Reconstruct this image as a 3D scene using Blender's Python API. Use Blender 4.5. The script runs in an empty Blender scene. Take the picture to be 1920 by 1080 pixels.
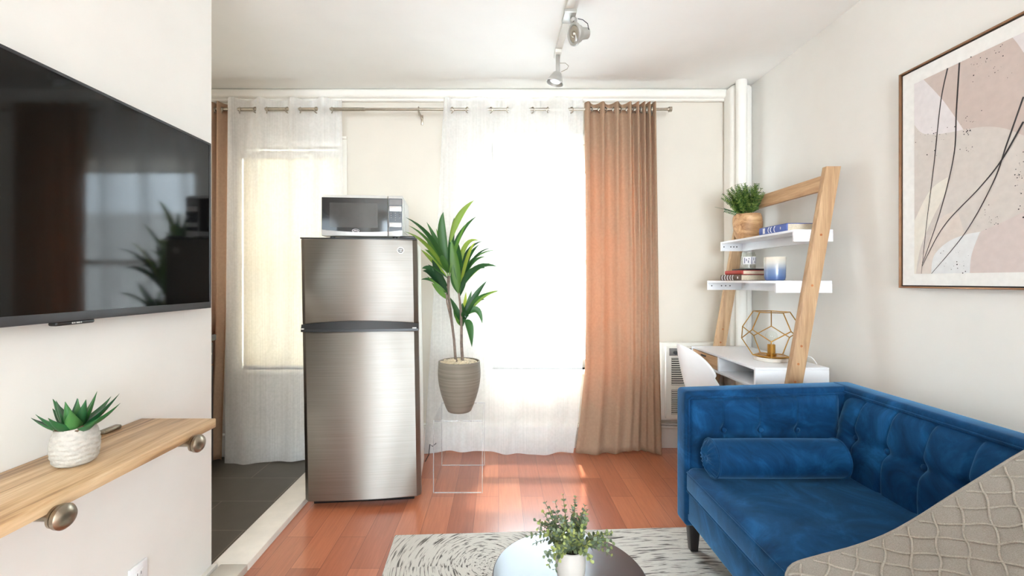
import bpy, bmesh, math, random
from mathutils import Vector, Matrix, noise
random.seed(7)
PI = math.pi
SC = bpy.context.scene
COL = SC.collection

# ------------------------------------------------------------------ camera
F = 830.0                      # focal length in pixels of the 1920 wide frame
CX, CY, CAMZ = 935.0, 526.0, 1.21
cam_d = bpy.data.cameras.new('camera')
cam = bpy.data.objects.new('camera', cam_d)
COL.objects.link(cam)
cam.location = (0, 0, CAMZ)
cam.rotation_euler = (PI / 2, 0, 0)
cam_d.sensor_width = 36
cam_d.lens = F / 1920 * 36
cam_d.shift_x = (960 - CX) / 1920
cam_d.shift_y = (CY - 540) / 1920
cam_d.clip_start = 0.02
SC.camera = cam

# ------------------------------------------------------------------ world, sun, fill lamps, exposure
SC.view_settings.view_transform = 'Standard'
SC.view_settings.look = 'None'
SC.view_settings.gamma = 1
SC.view_settings.use_curve_mapping = False
SC.view_settings.exposure = 0.84
w = bpy.data.worlds.new('sky')
SC.world = w
w.use_nodes = True
bgn = w.node_tree.nodes['Background']
bgn.inputs['Color'].default_value = (0.765, 0.90, 1.0, 1)
bgn.inputs['Strength'].default_value = 11.0


def lamp(name, kind, energy, color, loc, rot, size=None, size_y=None, angle=None):
    d = bpy.data.lights.new(name, kind)
    d.energy = energy
    d.color = color
    if kind == 'AREA':
        d.shape = 'RECTANGLE'
        d.size = size
        d.size_y = size_y or size
    if angle is not None:
        d.angle = angle
    o = bpy.data.objects.new(name, d)
    COL.objects.link(o)
    o.location = loc
    o.rotation_euler = rot
    return o


sun_dir = Vector((-0.1, -0.5, -1.0))
sun = lamp('sun', 'SUN', 6.5, (1.0, 0.91, 0.78), (0, 8, 9), (0, 0, 0), angle=0.03)
sun.rotation_euler = sun_dir.to_track_quat('-Z', 'Y').to_euler()
lamp('kitchen_fill_light', 'AREA', 9, (1.0, 0.95, 0.88), (-1.95, 1.75, 2.55), (0, 0, 0), 0.45, 0.45)  # added fill without a fixture, lifts the dim kitchen
# level and upward-tilted unseen fill lamps, added at the rear openings behind the camera
FILL_TINT = (0.83, 0.94, 1.0)
for x_, w_ in ((-0.35, 1.2), (1.15, 1.0)):
    lamp('rear_level_fill', 'AREA', 6, FILL_TINT, (x_, -4.14, 1.4), (PI / 2, 0, 0), w_, 2.1)
    lamp('rear_upward_fill', 'AREA', 12, FILL_TINT, (x_, -3.75, 1.0), (PI / 2 + 0.95, 0, 0), w_, 2.0)


# ------------------------------------------------------------------ helpers
def at(px, py, D):
    """the world point at depth D seen at that place of the photograph"""
    return Vector(((px - CX) * D / F, D, CAMZ - (py - CY) * D / F))


def on_x(px, py, X):
    return at(px, py, X * F / (px - CX))


def lin(c):
    out = []
    for v in c:
        v = v / 255.0
        out.append(v / 12.92 if v <= 0.04045 else ((v + 0.055) / 1.055) ** 2.4)
    return (out[0], out[1], out[2], 1.0)


def new_mat(name):
    m = bpy.data.materials.new(name)
    m.use_nodes = True
    nt = m.node_tree
    return m, nt, nt.nodes['Principled BSDF'], nt.nodes['Material Output']


def N(nt, kind, **kw):
    n = nt.nodes.new(kind)
    for k, v in kw.items():
        setattr(n, k, v)
    return n


def L(nt, a, b):
    nt.links.new(a, b)


def ramp(nt, src, stops):
    r = N(nt, 'ShaderNodeValToRGB')
    els = r.color_ramp.elements
    while len(els) < len(stops):
        els.new(0.5)
    for e, (p, c) in zip(els, stops):
        e.position = p
        e.color = c
    L(nt, src, r.inputs['Fac'])
    return r.outputs['Color']


def coords(nt, scale=(1, 1, 1), rot=(0, 0, 0), loc=(0, 0, 0)):
    tc = N(nt, 'ShaderNodeTexCoord')
    mp = N(nt, 'ShaderNodeMapping')
    mp.inputs['Scale'].default_value = scale
    mp.inputs['Rotation'].default_value = rot
    mp.inputs['Location'].default_value = loc
    L(nt, tc.outputs['Object'], mp.inputs['Vector'])
    return mp.outputs['Vector']


def noise_tex(nt, vec, scale, detail=3, rough=0.5, dist=0.0):
    n = N(nt, 'ShaderNodeTexNoise')
    n.inputs['Scale'].default_value = scale
    n.inputs['Detail'].default_value = detail
    n.inputs['Roughness'].default_value = rough
    n.inputs['Distortion'].default_value = dist
    L(nt, vec, n.inputs['Vector'])
    return n


def bump(nt, height, strength, dist, target):
    b = N(nt, 'ShaderNodeBump')
    b.inputs['Strength'].default_value = strength
    b.inputs['Distance'].default_value = dist
    L(nt, height, b.inputs['Height'])
    L(nt, b.outputs['Normal'], target.inputs['Normal'])


def simple(name, rgb, rough=0.5, metal=0.0, var=0.06, nscale=30, bmp=0.0, spec=None, **kw):
    """a plain material with a little procedural variation"""
    m, nt, p, out = new_mat(name)
    c = lin(rgb)
    v = coords(nt)
    n = noise_tex(nt, v, nscale, 3)
    lo = tuple(max(0, x * (1 - var)) for x in c[:3]) + (1,)
    hi = tuple(min(1, x * (1 + var)) for x in c[:3]) + (1,)
    L(nt, ramp(nt, n.outputs['Fac'], [(0.3, lo), (0.7, hi)]), p.inputs['Base Color'])
    p.inputs['Roughness'].default_value = rough
    p.inputs['Metallic'].default_value = metal
    if spec is not None:
        p.inputs['Specular IOR Level'].default_value = spec
    if bmp:
        bump(nt, n.outputs['Fac'], bmp, 0.01, p)
    for k, val in kw.items():
        p.inputs[k].default_value = val
    return m


def wood(name, c_dark, c_mid, c_light, axis='Y', scale=1.0, rough=0.5, knots=False):
    m, nt, p, out = new_mat(name)
    sc = {'X': (0.6, 9, 9), 'Y': (9, 0.6, 9), 'Z': (9, 9, 0.6)}[axis]
    v = coords(nt, tuple(s * scale for s in sc))
    n = noise_tex(nt, v, 2.2, 5, 0.6, 0.9)
    col = ramp(nt, n.outputs['Fac'], [(0.32, lin(c_dark)), (0.5, lin(c_mid)), (0.68, lin(c_light))])
    v2 = coords(nt, tuple(s * scale * 6 for s in sc))
    n2 = noise_tex(nt, v2, 3.0, 3)
    mx = N(nt, 'ShaderNodeMixRGB', blend_type='MULTIPLY')
    mx.inputs['Fac'].default_value = 0.35
    L(nt, col, mx.inputs['Color1'])
    L(nt, ramp(nt, n2.outputs['Fac'], [(0.35, (0.62, 0.55, 0.48, 1)), (0.6, (1, 1, 1, 1))]), mx.inputs['Color2'])
    L(nt, mx.outputs['Color'], p.inputs['Base Color'])
    p.inputs['Roughness'].default_value = rough
    bump(nt, n2.outputs['Fac'], 0.15, 0.002, p)
    return m


MATS = {}


def cloth_through(name, rgb, rgb_back, trans, clear=0.0, weave=900, sheen=0.0):
    """woven cloth that lets light through: diffuse + translucent (+ the open weave)"""
    m, nt, p, out = new_mat(name)
    nt.nodes.remove(p)
    v = coords(nt)
    n = noise_tex(nt, v, 60, 3)
    d = N(nt, 'ShaderNodeBsdfDiffuse')
    c = lin(rgb)
    lo = tuple(x * 0.9 for x in c[:3]) + (1,)
    L(nt, ramp(nt, n.outputs['Fac'], [(0.35, lo), (0.65, c)]), d.inputs['Color'])
    t = N(nt, 'ShaderNodeBsdfTranslucent')
    t.inputs['Color'].default_value = lin(rgb_back)
    mx = N(nt, 'ShaderNodeMixShader')
    mx.inputs['Fac'].default_value = trans
    L(nt, d.outputs['BSDF'], mx.inputs[1])
    L(nt, t.outputs['BSDF'], mx.inputs[2])
    last = mx.outputs['Shader']
    if clear > 0:
        tr = N(nt, 'ShaderNodeBsdfTransparent')
        lw = N(nt, 'ShaderNodeLayerWeight')
        lw.inputs['Blend'].default_value = 0.5
        mp = N(nt, 'ShaderNodeMapRange')
        mp.inputs['From Min'].default_value = 0.0
        mp.inputs['From Max'].default_value = 1.0
        mp.inputs['To Min'].default_value = clear
        mp.inputs['To Max'].default_value = 0.05
        L(nt, lw.outputs['Facing'], mp.inputs['Value'])
        # fine vertical slubs in the yarn
        vs = coords(nt, (130, 3, 1.2))
        ns = noise_tex(nt, vs, 1.0, 2)
        ma = N(nt, 'ShaderNodeMath', operation='MULTIPLY_ADD')
        L(nt, ns.outputs['Fac'], ma.inputs[0])
        ma.inputs[1].default_value = 0.16
        ma.inputs[2].default_value = -0.08
        ad = N(nt, 'ShaderNodeMath', operation='ADD', use_clamp=True)
        L(nt, mp.outputs['Result'], ad.inputs[0])
        L(nt, ma.outputs['Value'], ad.inputs[1])
        m2 = N(nt, 'ShaderNodeMixShader')
        L(nt, ad.outputs['Value'], m2.inputs['Fac'])
        L(nt, last, m2.inputs[1])
        L(nt, tr.outputs['BSDF'], m2.inputs[2])
        last = m2.outputs['Shader']
    L(nt, last, out.inputs['Surface'])
    return m


def clear_sheet(name, tint, refl=0.08, rough=0.02):
    m, nt, p, out = new_mat(name)
    nt.nodes.remove(p)
    tr = N(nt, 'ShaderNodeBsdfTransparent')
    tr.inputs['Color'].default_value = tint
    g = N(nt, 'ShaderNodeBsdfGlossy')
    g.inputs['Roughness'].default_value = rough
    lw = N(nt, 'ShaderNodeLayerWeight')
    lw.inputs['Blend'].default_value = 0.5
    pw = N(nt, 'ShaderNodeMath', operation='POWER')
    L(nt, lw.outputs['Facing'], pw.inputs[0])
    pw.inputs[1].default_value = 4.0
    ma = N(nt, 'ShaderNodeMath', operation='MULTIPLY_ADD')
    L(nt, pw.outputs['Value'], ma.inputs[0])
    ma.inputs[1].default_value = refl * 4
    ma.inputs[2].default_value = refl * 0.6
    ma.use_clamp = True
    mx = N(nt, 'ShaderNodeMixShader')
    L(nt, ma.outputs['Value'], mx.inputs['Fac'])
    L(nt, tr.outputs['BSDF'], mx.inputs[1])
    L(nt, g.outputs['BSDF'], mx.inputs[2])
    L(nt, mx.outputs['Shader'], out.inputs['Surface'])
    return m


def build_materials():
    M = MATS
    M['wall'] = simple('wall_paint', (236, 232, 225), 0.75, var=0.015, nscale=6, bmp=0.02)
    M['backwall'] = simple('shaded_wall_paint', (221, 213, 200), 0.75, var=0.015, nscale=6, bmp=0.02)  # wall paint toned down: the shade of the backlit wall put into its colour
    M['ceil'] = simple('ceiling_paint', (246, 244, 239), 0.85, var=0.012, nscale=5)
    M['trim'] = simple('gloss_trim_paint', (240, 236, 228), 0.4, var=0.01)
    M['white'] = simple('white_lacquer', (236, 236, 238), 0.35, var=0.01)
    M['whiteplastic'] = simple('white_plastic', (240, 240, 240), 0.3, var=0.01)
    M['metalwhite'] = simple('cream_enamel', (232, 229, 220), 0.4, var=0.02)
    M['greyenamel'] = simple('grey_enamel', (176, 174, 168), 0.35, 0.35, var=0.04)
    M['black'] = simple('black_plastic', (22, 23, 24), 0.32, var=0.08)
    M['softblack'] = simple('satin_black_lacquer', (30, 33, 40), 0.26, var=0.05)
    M['tabletop'] = simple('black_lacquer_top', (30, 34, 42), 0.3, var=0.05, **{'Coat Weight': 1.0, 'Coat Roughness': 0.12, 'Coat IOR': 1.45})
    M['darkgrey'] = simple('charcoal_plastic', (52, 52, 54), 0.45, var=0.06)
    M['midgrey'] = simple('mid_grey_plastic', (120, 118, 116), 0.5)
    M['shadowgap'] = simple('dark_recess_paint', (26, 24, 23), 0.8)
    M['nickel'] = simple('brushed_nickel', (178, 170, 156), 0.28, 1.0, var=0.08, nscale=60)
    M['agednickel'] = simple('aged_nickel', (150, 140, 124), 0.3, 1.0, var=0.2, nscale=40)
    M['gold'] = simple('brushed_brass', (196, 150, 74), 0.28, 1.0, var=0.1, nscale=60)
    M['bronze'] = simple('bronze_frame', (150, 112, 84), 0.35, 0.7, var=0.1)
    M['marble'] = simple('pale_marble', (222, 214, 202), 0.3, var=0.08, nscale=9)
    M['ceramic'] = simple('matte_ceramic', (186, 181, 174), 0.5, var=0.03)
    M['woventerracotta'] = simple('ribbed_pale_ceramic', (180, 174, 164), 0.55, var=0.12, nscale=90, bmp=0.25)
    M['soil'] = simple('dark_soil', (44, 34, 26), 0.9, var=0.4, nscale=140, bmp=0.6)
    M['mulch'] = simple('brown_bark_mulch', (110, 82, 62), 0.9, var=0.5, nscale=160, bmp=0.7)
    M['pebble'] = simple('pale_pebbles', (206, 188, 158), 0.6, var=0.3, nscale=25)
    M['stem'] = simple('brown_cane', (118, 102, 90), 0.7, var=0.25, nscale=50, bmp=0.2)
    M['greenstem'] = simple('green_stem', (88, 104, 62), 0.6, var=0.2)
    M['paper'] = simple('cream_paper', (216, 202, 178), 0.8, var=0.1, nscale=200)
    M['bluebook'] = simple('blue_book_cloth', (84, 104, 170), 0.5, var=0.08)
    M['brownbook'] = simple('brown_book_cloth', (92, 72, 62), 0.5, var=0.15)
    M['redbook'] = simple('red_book_cloth', (176, 62, 56), 0.5, var=0.08)
    M['lettering'] = simple('white_lettering', (232, 230, 232), 0.6, var=0.02)
    M['inkblue'] = simple('dark_blue_ink', (62, 76, 108), 0.6)
    M['blackpaint'] = simple('black_brush_ink', (58, 54, 54), 0.8, var=0.15)
    M['darkwood'] = wood('espresso_cabinet_wood', (34, 20, 15), (48, 28, 20), (62, 38, 27), 'Z', 1.0, 0.35)
    M['blackleg'] = simple('black_stained_leg', (30, 25, 24), 0.35, var=0.1)
    M['orangewood'] = wood('orange_brown_board', (150, 84, 40), (184, 112, 58), (204, 134, 78), 'Z', 1.0, 0.45)
    M['ladderwood'] = wood('pale_pine', (172, 134, 98), (196, 160, 122), (212, 178, 140), 'Z', 1.1, 0.5)
    M['ladderwood_y'] = wood('pale_pine_crosswise', (182, 142, 104), (204, 166, 126), (218, 184, 144), 'Y', 1.1, 0.5)
    M['shelfwood'] = wood('streaky_rubberwood', (132, 96, 64), (206, 168, 124), (226, 196, 156), 'Y', 1.0, 0.42)
    M['potwood'] = wood('swirled_root_wood', (150, 104, 68), (198, 154, 108), (216, 176, 132), 'X', 1.6, 0.5)
    M['slate'] = None
    # leaves: one colour per leaf
    for key, stops in (('leaf', [(0.0, (26, 62, 34)), (0.5, (50, 96, 42)), (0.82, (98, 138, 54)), (1.0, (168, 176, 60))]),
                       ('fern', [(0.0, (40, 72, 34)), (0.5, (78, 112, 44)), (1.0, (132, 152, 74))]),
                       ('aloe', [(0.0, (22, 66, 36)), (0.6, (40, 98, 50)), (1.0, (70, 124, 62))]),
                       ('euca', [(0.0, (74, 92, 70)), (0.5, (128, 142, 116)), (0.8, (150, 164, 92)), (1.0, (176, 184, 110))])):
        m, nt, p, out = new_mat(key + '_green')
        g = N(nt, 'ShaderNodeNewGeometry')
        col = ramp(nt, g.outputs['Random Per Island'], [(s, lin(c)) for s, c in stops])
        L(nt, col, p.inputs['Base Color'])
        p.inputs['Roughness'].default_value = 0.42
        t = N(nt, 'ShaderNodeBsdfTranslucent')
        L(nt, col, t.inputs['Color'])
        mx = N(nt, 'ShaderNodeMixShader')
        mx.inputs['Fac'].default_value = 0.3 if key != 'aloe' else 0.05
        L(nt, p.outputs['BSDF'], mx.inputs[1])
        L(nt, t.outputs['BSDF'], mx.inputs[2])
        L(nt, mx.outputs['Shader'], out.inputs['Surface'])
        M[key] = m
    # stainless steel, brushed sideways so reflections smear up and down
    m, nt, p, out = new_mat('brushed_stainless_steel')
    v = coords(nt, (3, 3, 420))
    n = noise_tex(nt, v, 1.0, 2)
    L(nt, ramp(nt, n.outputs['Fac'], [(0.3, lin((146, 141, 134))), (0.7, lin((158, 153, 146)))]), p.inputs['Base Color'])
    p.inputs['Metallic'].default_value = 1.0
    p.inputs['Roughness'].default_value = 0.42
    p.inputs['Anisotropic'].default_value = 1.0
    p.inputs['Anisotropic Rotation'].default_value = 0.25
    tg = N(nt, 'ShaderNodeTangent', direction_type='RADIAL', axis='Z')
    L(nt, tg.outputs['Tangent'], p.inputs['Tangent'])
    M['steel'] = m
    M['silver'] = simple('silver_plastic', (196, 194, 190), 0.35, 0.3, var=0.03)
    M['darkglass'] = simple('dark_glass', (14, 14, 15), 0.06, var=0.05)
    M['ovenwindow'] = simple('smoked_oven_window', (54, 52, 49), 0.1, var=0.05)
    M['screen'] = simple('tv_screen_glass', (9, 9, 9), 0.06, var=0.05, spec=0.3)
    # planked floor
    m, nt, p, out = new_mat('jatoba_plank_floor')
    v = coords(nt, rot=(0, 0, PI / 2))
    b = N(nt, 'ShaderNodeTexBrick')
    b.offset = 0.37
    b.inputs['Scale'].default_value = 1.0
    b.inputs['Brick Width'].default_value = 0.62
    b.inputs['Row Height'].default_value = 0.125
    b.inputs['Mortar Size'].default_value = 0.0009
    b.inputs['Mortar Smooth'].default_value = 0.1
    b.inputs['Bias'].default_value = 0.0
    b.inputs['Color1'].default_value = lin((164, 90, 60))
    b.inputs['Color2'].default_value = lin((198, 120, 84))
    b.inputs['Mortar'].default_value = lin((110, 56, 36))
    L(nt, v, b.inputs['Vector'])
    gv = coords(nt, (26, 1.6, 1))
    gn = noise_tex(nt, gv, 3, 5, 0.6, 0.6)
    mx = N(nt, 'ShaderNodeMixRGB', blend_type='MULTIPLY')
    mx.inputs['Fac'].default_value = 0.55
    L(nt, b.outputs['Color'], mx.inputs['Color1'])
    L(nt, ramp(nt, gn.outputs['Fac'], [(0.3, (0.66, 0.58, 0.52, 1)), (0.65, (1, 1, 1, 1))]), mx.inputs['Color2'])
    L(nt, mx.outputs['Color'], p.inputs['Base Color'])
    p.inputs['Roughness'].default_value = 0.33
    p.inputs['Specular IOR Level'].default_value = 0.65
    p.inputs['Coat Weight'].default_value = 0.7
    p.inputs['Coat Roughness'].default_value = 0.24
    M['floor'] = m
    # slate tile
    m, nt, p, out = new_mat('dark_slate_tile')
    v = coords(nt, loc=(0.1, 0.14, 0))
    b = N(nt, 'ShaderNodeTexBrick')
    b.offset = 0.5
    b.inputs['Scale'].default_value = 1.0
    b.inputs['Brick Width'].default_value = 0.6
    b.inputs['Row Height'].default_value = 0.3
    b.inputs['Mortar Size'].default_value = 0.0025
    b.inputs['Color1'].default_value = lin((82, 77, 69))
    b.inputs['Color2'].default_value = lin((92, 86, 77))
    b.inputs['Mortar'].default_value = lin((128, 121, 110))
    L(nt, v, b.inputs['Vector'])
    nn = noise_tex(nt, v, 9, 4)
    mx = N(nt, 'ShaderNodeMixRGB', blend_type='MULTIPLY')
    mx.inputs['Fac'].default_value = 0.5
    L(nt, b.outputs['Color'], mx.inputs['Color1'])
    L(nt, ramp(nt, nn.outputs['Fac'], [(0.3, (0.72, 0.7, 0.66, 1)), (0.7, (1, 1, 1, 1))]), mx.inputs['Color2'])
    L(nt, mx.outputs['Color'], p.inputs['Base Color'])
    p.inputs['Roughness'].default_value = 0.42
    M['slate'] = m
    # velvet
    m, nt, p, out = new_mat('blue_velvet')
    v = coords(nt)
    n = noise_tex(nt, v, 5.5, 5, 0.65, 1.2)
    L(nt, ramp(nt, n.outputs['Fac'], [(0.3, lin((6, 42, 74))), (0.5, lin((12, 60, 102))), (0.7, lin((26, 86, 136)))]), p.inputs['Base Color'])
    p.inputs['Roughness'].default_value = 0.8
    p.inputs['Specular IOR Level'].default_value = 0.15
    p.inputs['Sheen Weight'].default_value = 0.7
    p.inputs['Sheen Roughness'].default_value = 0.35
    p.inputs['Sheen Tint'].default_value = lin((120, 178, 224))
    n2 = noise_tex(nt, v, 380, 2)
    bump(nt, n2.outputs['Fac'], 0.12, 0.002, p)
    M['velvet'] = m
    # throw
    m, nt, p, out = new_mat('taupe_knit')
    v = coords(nt)
    n = noise_tex(nt, v, 420, 3, 0.7)
    L(nt, ramp(nt, n.outputs['Fac'], [(0.3, lin((132, 124, 114))), (0.7, lin((164, 156, 146)))]), p.inputs['Base Color'])
    p.inputs['Roughness'].default_value = 0.9
    p.inputs['Sheen Weight'].default_value = 0.2
    bump(nt, n.outputs['Fac'], 0.4, 0.002, p)
    M['throw'] = m
    M['cord'] = simple('beaded_taupe_yarn', (172, 163, 151), 0.85, var=0.15, nscale=300, bmp=0.3)
    # rug: cream pile with broken charcoal strokes that run in arcs
    m, nt, p, out = new_mat('arc_patterned_rug')
    tc = N(nt, 'ShaderNodeTexCoord')
    sx = N(nt, 'ShaderNodeSeparateXYZ')
    L(nt, tc.outputs['Object'], sx.inputs['Vector'])

    def arcs(cx, cy, fr):
        ax = N(nt, 'ShaderNodeMath', operation='SUBTRACT')
        L(nt, sx.outputs['X'], ax.inputs[0])
        ax.inputs[1].default_value = cx
        ay = N(nt, 'ShaderNodeMath', operation='SUBTRACT')
        L(nt, sx.outputs['Y'], ay.inputs[0])
        ay.inputs[1].default_value = cy
        cb = N(nt, 'ShaderNodeCombineXYZ')
        L(nt, ax.outputs[0], cb.inputs['X'])
        L(nt, ay.outputs[0], cb.inputs['Y'])
        ln = N(nt, 'ShaderNodeVectorMath', operation='LENGTH')
        L(nt, cb.outputs['Vector'], ln.inputs[0])
        an = N(nt, 'ShaderNodeMath', operation='ARCTAN2')
        L(nt, ay.outputs[0], an.inputs[0])
        L(nt, ax.outputs[0], an.inputs[1])
        c2 = N(nt, 'ShaderNodeCombineXYZ')
        r_ = N(nt, 'ShaderNodeMath', operation='MULTIPLY')
        L(nt, ln.outputs['Value'], r_.inputs[0])
        r_.inputs[1].default_value = 96
        a_ = N(nt, 'ShaderNodeMath', operation='MULTIPLY')
        L(nt, an.outputs[0], a_.inputs[0])
        a_.inputs[1].default_value = fr
        L(nt, r_.outputs[0], c2.inputs['X'])
        L(nt, a_.outputs[0], c2.inputs['Y'])
        nz = noise_tex(nt, c2.outputs['Vector'], 1.25, 3, 0.55, 0.35)
        return nz.outputs['Fac'], ln.outputs['Value']
    f1, r1 = arcs(0.44, -0.24, 2.4)
    f2, r2 = arcs(1.25, -1.9, 12)
    lt = N(nt, 'ShaderNodeMath', operation='LESS_THAN')
    L(nt, r1, lt.inputs[0])
    lt.inputs[1].default_value = 0.52
    mf = N(nt, 'ShaderNodeMixRGB')
    L(nt, lt.outputs[0], mf.inputs['Fac'])
    L(nt, f2, mf.inputs['Color1'])
    L(nt, f1, mf.inputs['Color2'])
    strokes = ramp(nt, mf.outputs['Color'], [(0.33, lin((92, 88, 84))), (0.41, lin((150, 145, 138))), (0.47, lin((216, 211, 202)))])
    pile = noise_tex(nt, tc.outputs['Object'], 260, 2)
    mp_ = N(nt, 'ShaderNodeMixRGB', blend_type='MULTIPLY')
    mp_.inputs['Fac'].default_value = 0.4
    L(nt, strokes, mp_.inputs['Color1'])
    L(nt, ramp(nt, pile.outputs['Fac'], [(0.3, (0.8, 0.8, 0.78, 1)), (0.6, (1, 1, 1, 1))]), mp_.inputs['Color2'])
    L(nt, mp_.outputs['Color'], p.inputs['Base Color'])
    p.inputs['Roughness'].default_value = 0.95
    p.inputs['Specular IOR Level'].default_value = 0.1
    bump(nt, mf.outputs['Color'], 0.4, 0.006, p)
    M['rug'] = m
    # concrete pot with fine turning rings
    m, nt, p, out = new_mat('ribbed_taupe_fibrestone')
    v = coords(nt, (2, 2, 150))
    n = noise_tex(nt, v, 1.0, 3)
    L(nt, ramp(nt, n.outputs['Fac'], [(0.3, lin((112, 103, 90))), (0.7, lin((136, 126, 112)))]), p.inputs['Base Color'])
    p.inputs['Roughness'].default_value = 0.75
    bump(nt, n.outputs['Fac'], 0.25, 0.003, p)
    M['potstone'] = m
    # cloths
    M['sheer'] = cloth_through('white_sheer_voile', (250, 249, 247), (236, 236, 234), 0.17, clear=0.56)
    M['brown'] = cloth_through('tan_velvet_drape', (190, 162, 136), (216, 146, 82), 0.25)
    # ribbed shade behind the left window
    m, nt, p, out = new_mat('ribbed_cream_shade')
    nt.nodes.remove(p)
    v = coords(nt)
    wv = N(nt, 'ShaderNodeTexWave', wave_type='BANDS', bands_direction='X')
    wv.inputs['Scale'].default_value = 22
    wv.inputs['Distortion'].default_value = 0.6
    L(nt, v, wv.inputs['Vector'])
    col = ramp(nt, wv.outputs['Fac'], [(0.2, lin((238, 224, 196))), (0.8, lin((248, 238, 216)))])
    d = N(nt, 'ShaderNodeBsdfDiffuse')
    t = N(nt, 'ShaderNodeBsdfTranslucent')
    L(nt, col, d.inputs['Color'])
    L(nt, col, t.inputs['Color'])
    mx = N(nt, 'ShaderNodeMixShader')
    mx.inputs['Fac'].default_value = 0.06
    L(nt, d.outputs['BSDF'], mx.inputs[1])
    L(nt, t.outputs['BSDF'], mx.inputs[2])
    L(nt, mx.outputs['Shader'], out.inputs['Surface'])
    M['shade'] = m
    M['rollershade'] = cloth_through('white_roller_shade', (240, 234, 226), (240, 228, 212), 0.3)
    M['glass'] = clear_sheet('window_glass', (0.97, 0.98, 0.98, 1), 0.04)
    M['acrylic'] = clear_sheet('clear_acrylic', (0.985, 0.985, 0.985, 1), 0.022, 0.08)
    M['acrylicedge'] = cloth_through('polished_acrylic_edge', (240, 242, 244), (240, 242, 244), 0.5, clear=0.75)
    M['jarglass'] = clear_sheet('thin_jar_glass', (0.96, 0.97, 0.95, 1), 0.08)
    # ombre candle glass: cream at the rim, blue at the base (glaze colour of the vessel)
    m, nt, p, out = new_mat('blue_ombre_glass')
    tc = N(nt, 'ShaderNodeTexCoord')
    sx = N(nt, 'ShaderNodeSeparateXYZ')
    L(nt, tc.outputs['Object'], sx.inputs['Vector'])
    mr = N(nt, 'ShaderNodeMapRange')
    mr.inputs['From Max'].default_value = 0.13
    L(nt, sx.outputs['Z'], mr.inputs['Value'])
    L(nt, ramp(nt, mr.outputs['Result'], [(0.1, lin((78, 104, 152))), (0.45, lin((120, 140, 172))), (0.75, lin((206, 204, 196))), (1.0, lin((226, 214, 196)))]), p.inputs['Base Color'])
    p.inputs['Roughness'].default_value = 0.12
    p.inputs['Coat Weight'].default_value = 0.4
    M['ombre'] = m
    for k, c in (('art_mat', (238, 236, 231)), ('art_taupe', (212, 203, 195)), ('art_mauve', (203, 186, 177)), ('art_lilac', (226, 219, 218)),
                 ('art_cream', (230, 223, 210)), ('art_pink', (213, 198, 192)), ('art_pale', (226, 226, 225)), ('art_beige', (219, 207, 197))):
        M[k] = simple(k, c, 0.75, var=0.035, nscale=40)
    M['facade'] = simple('pale_facade', (206, 200, 194), 0.8, var=0.05, nscale=2)


build_materials()
M = MATS
ROOT = {}


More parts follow.
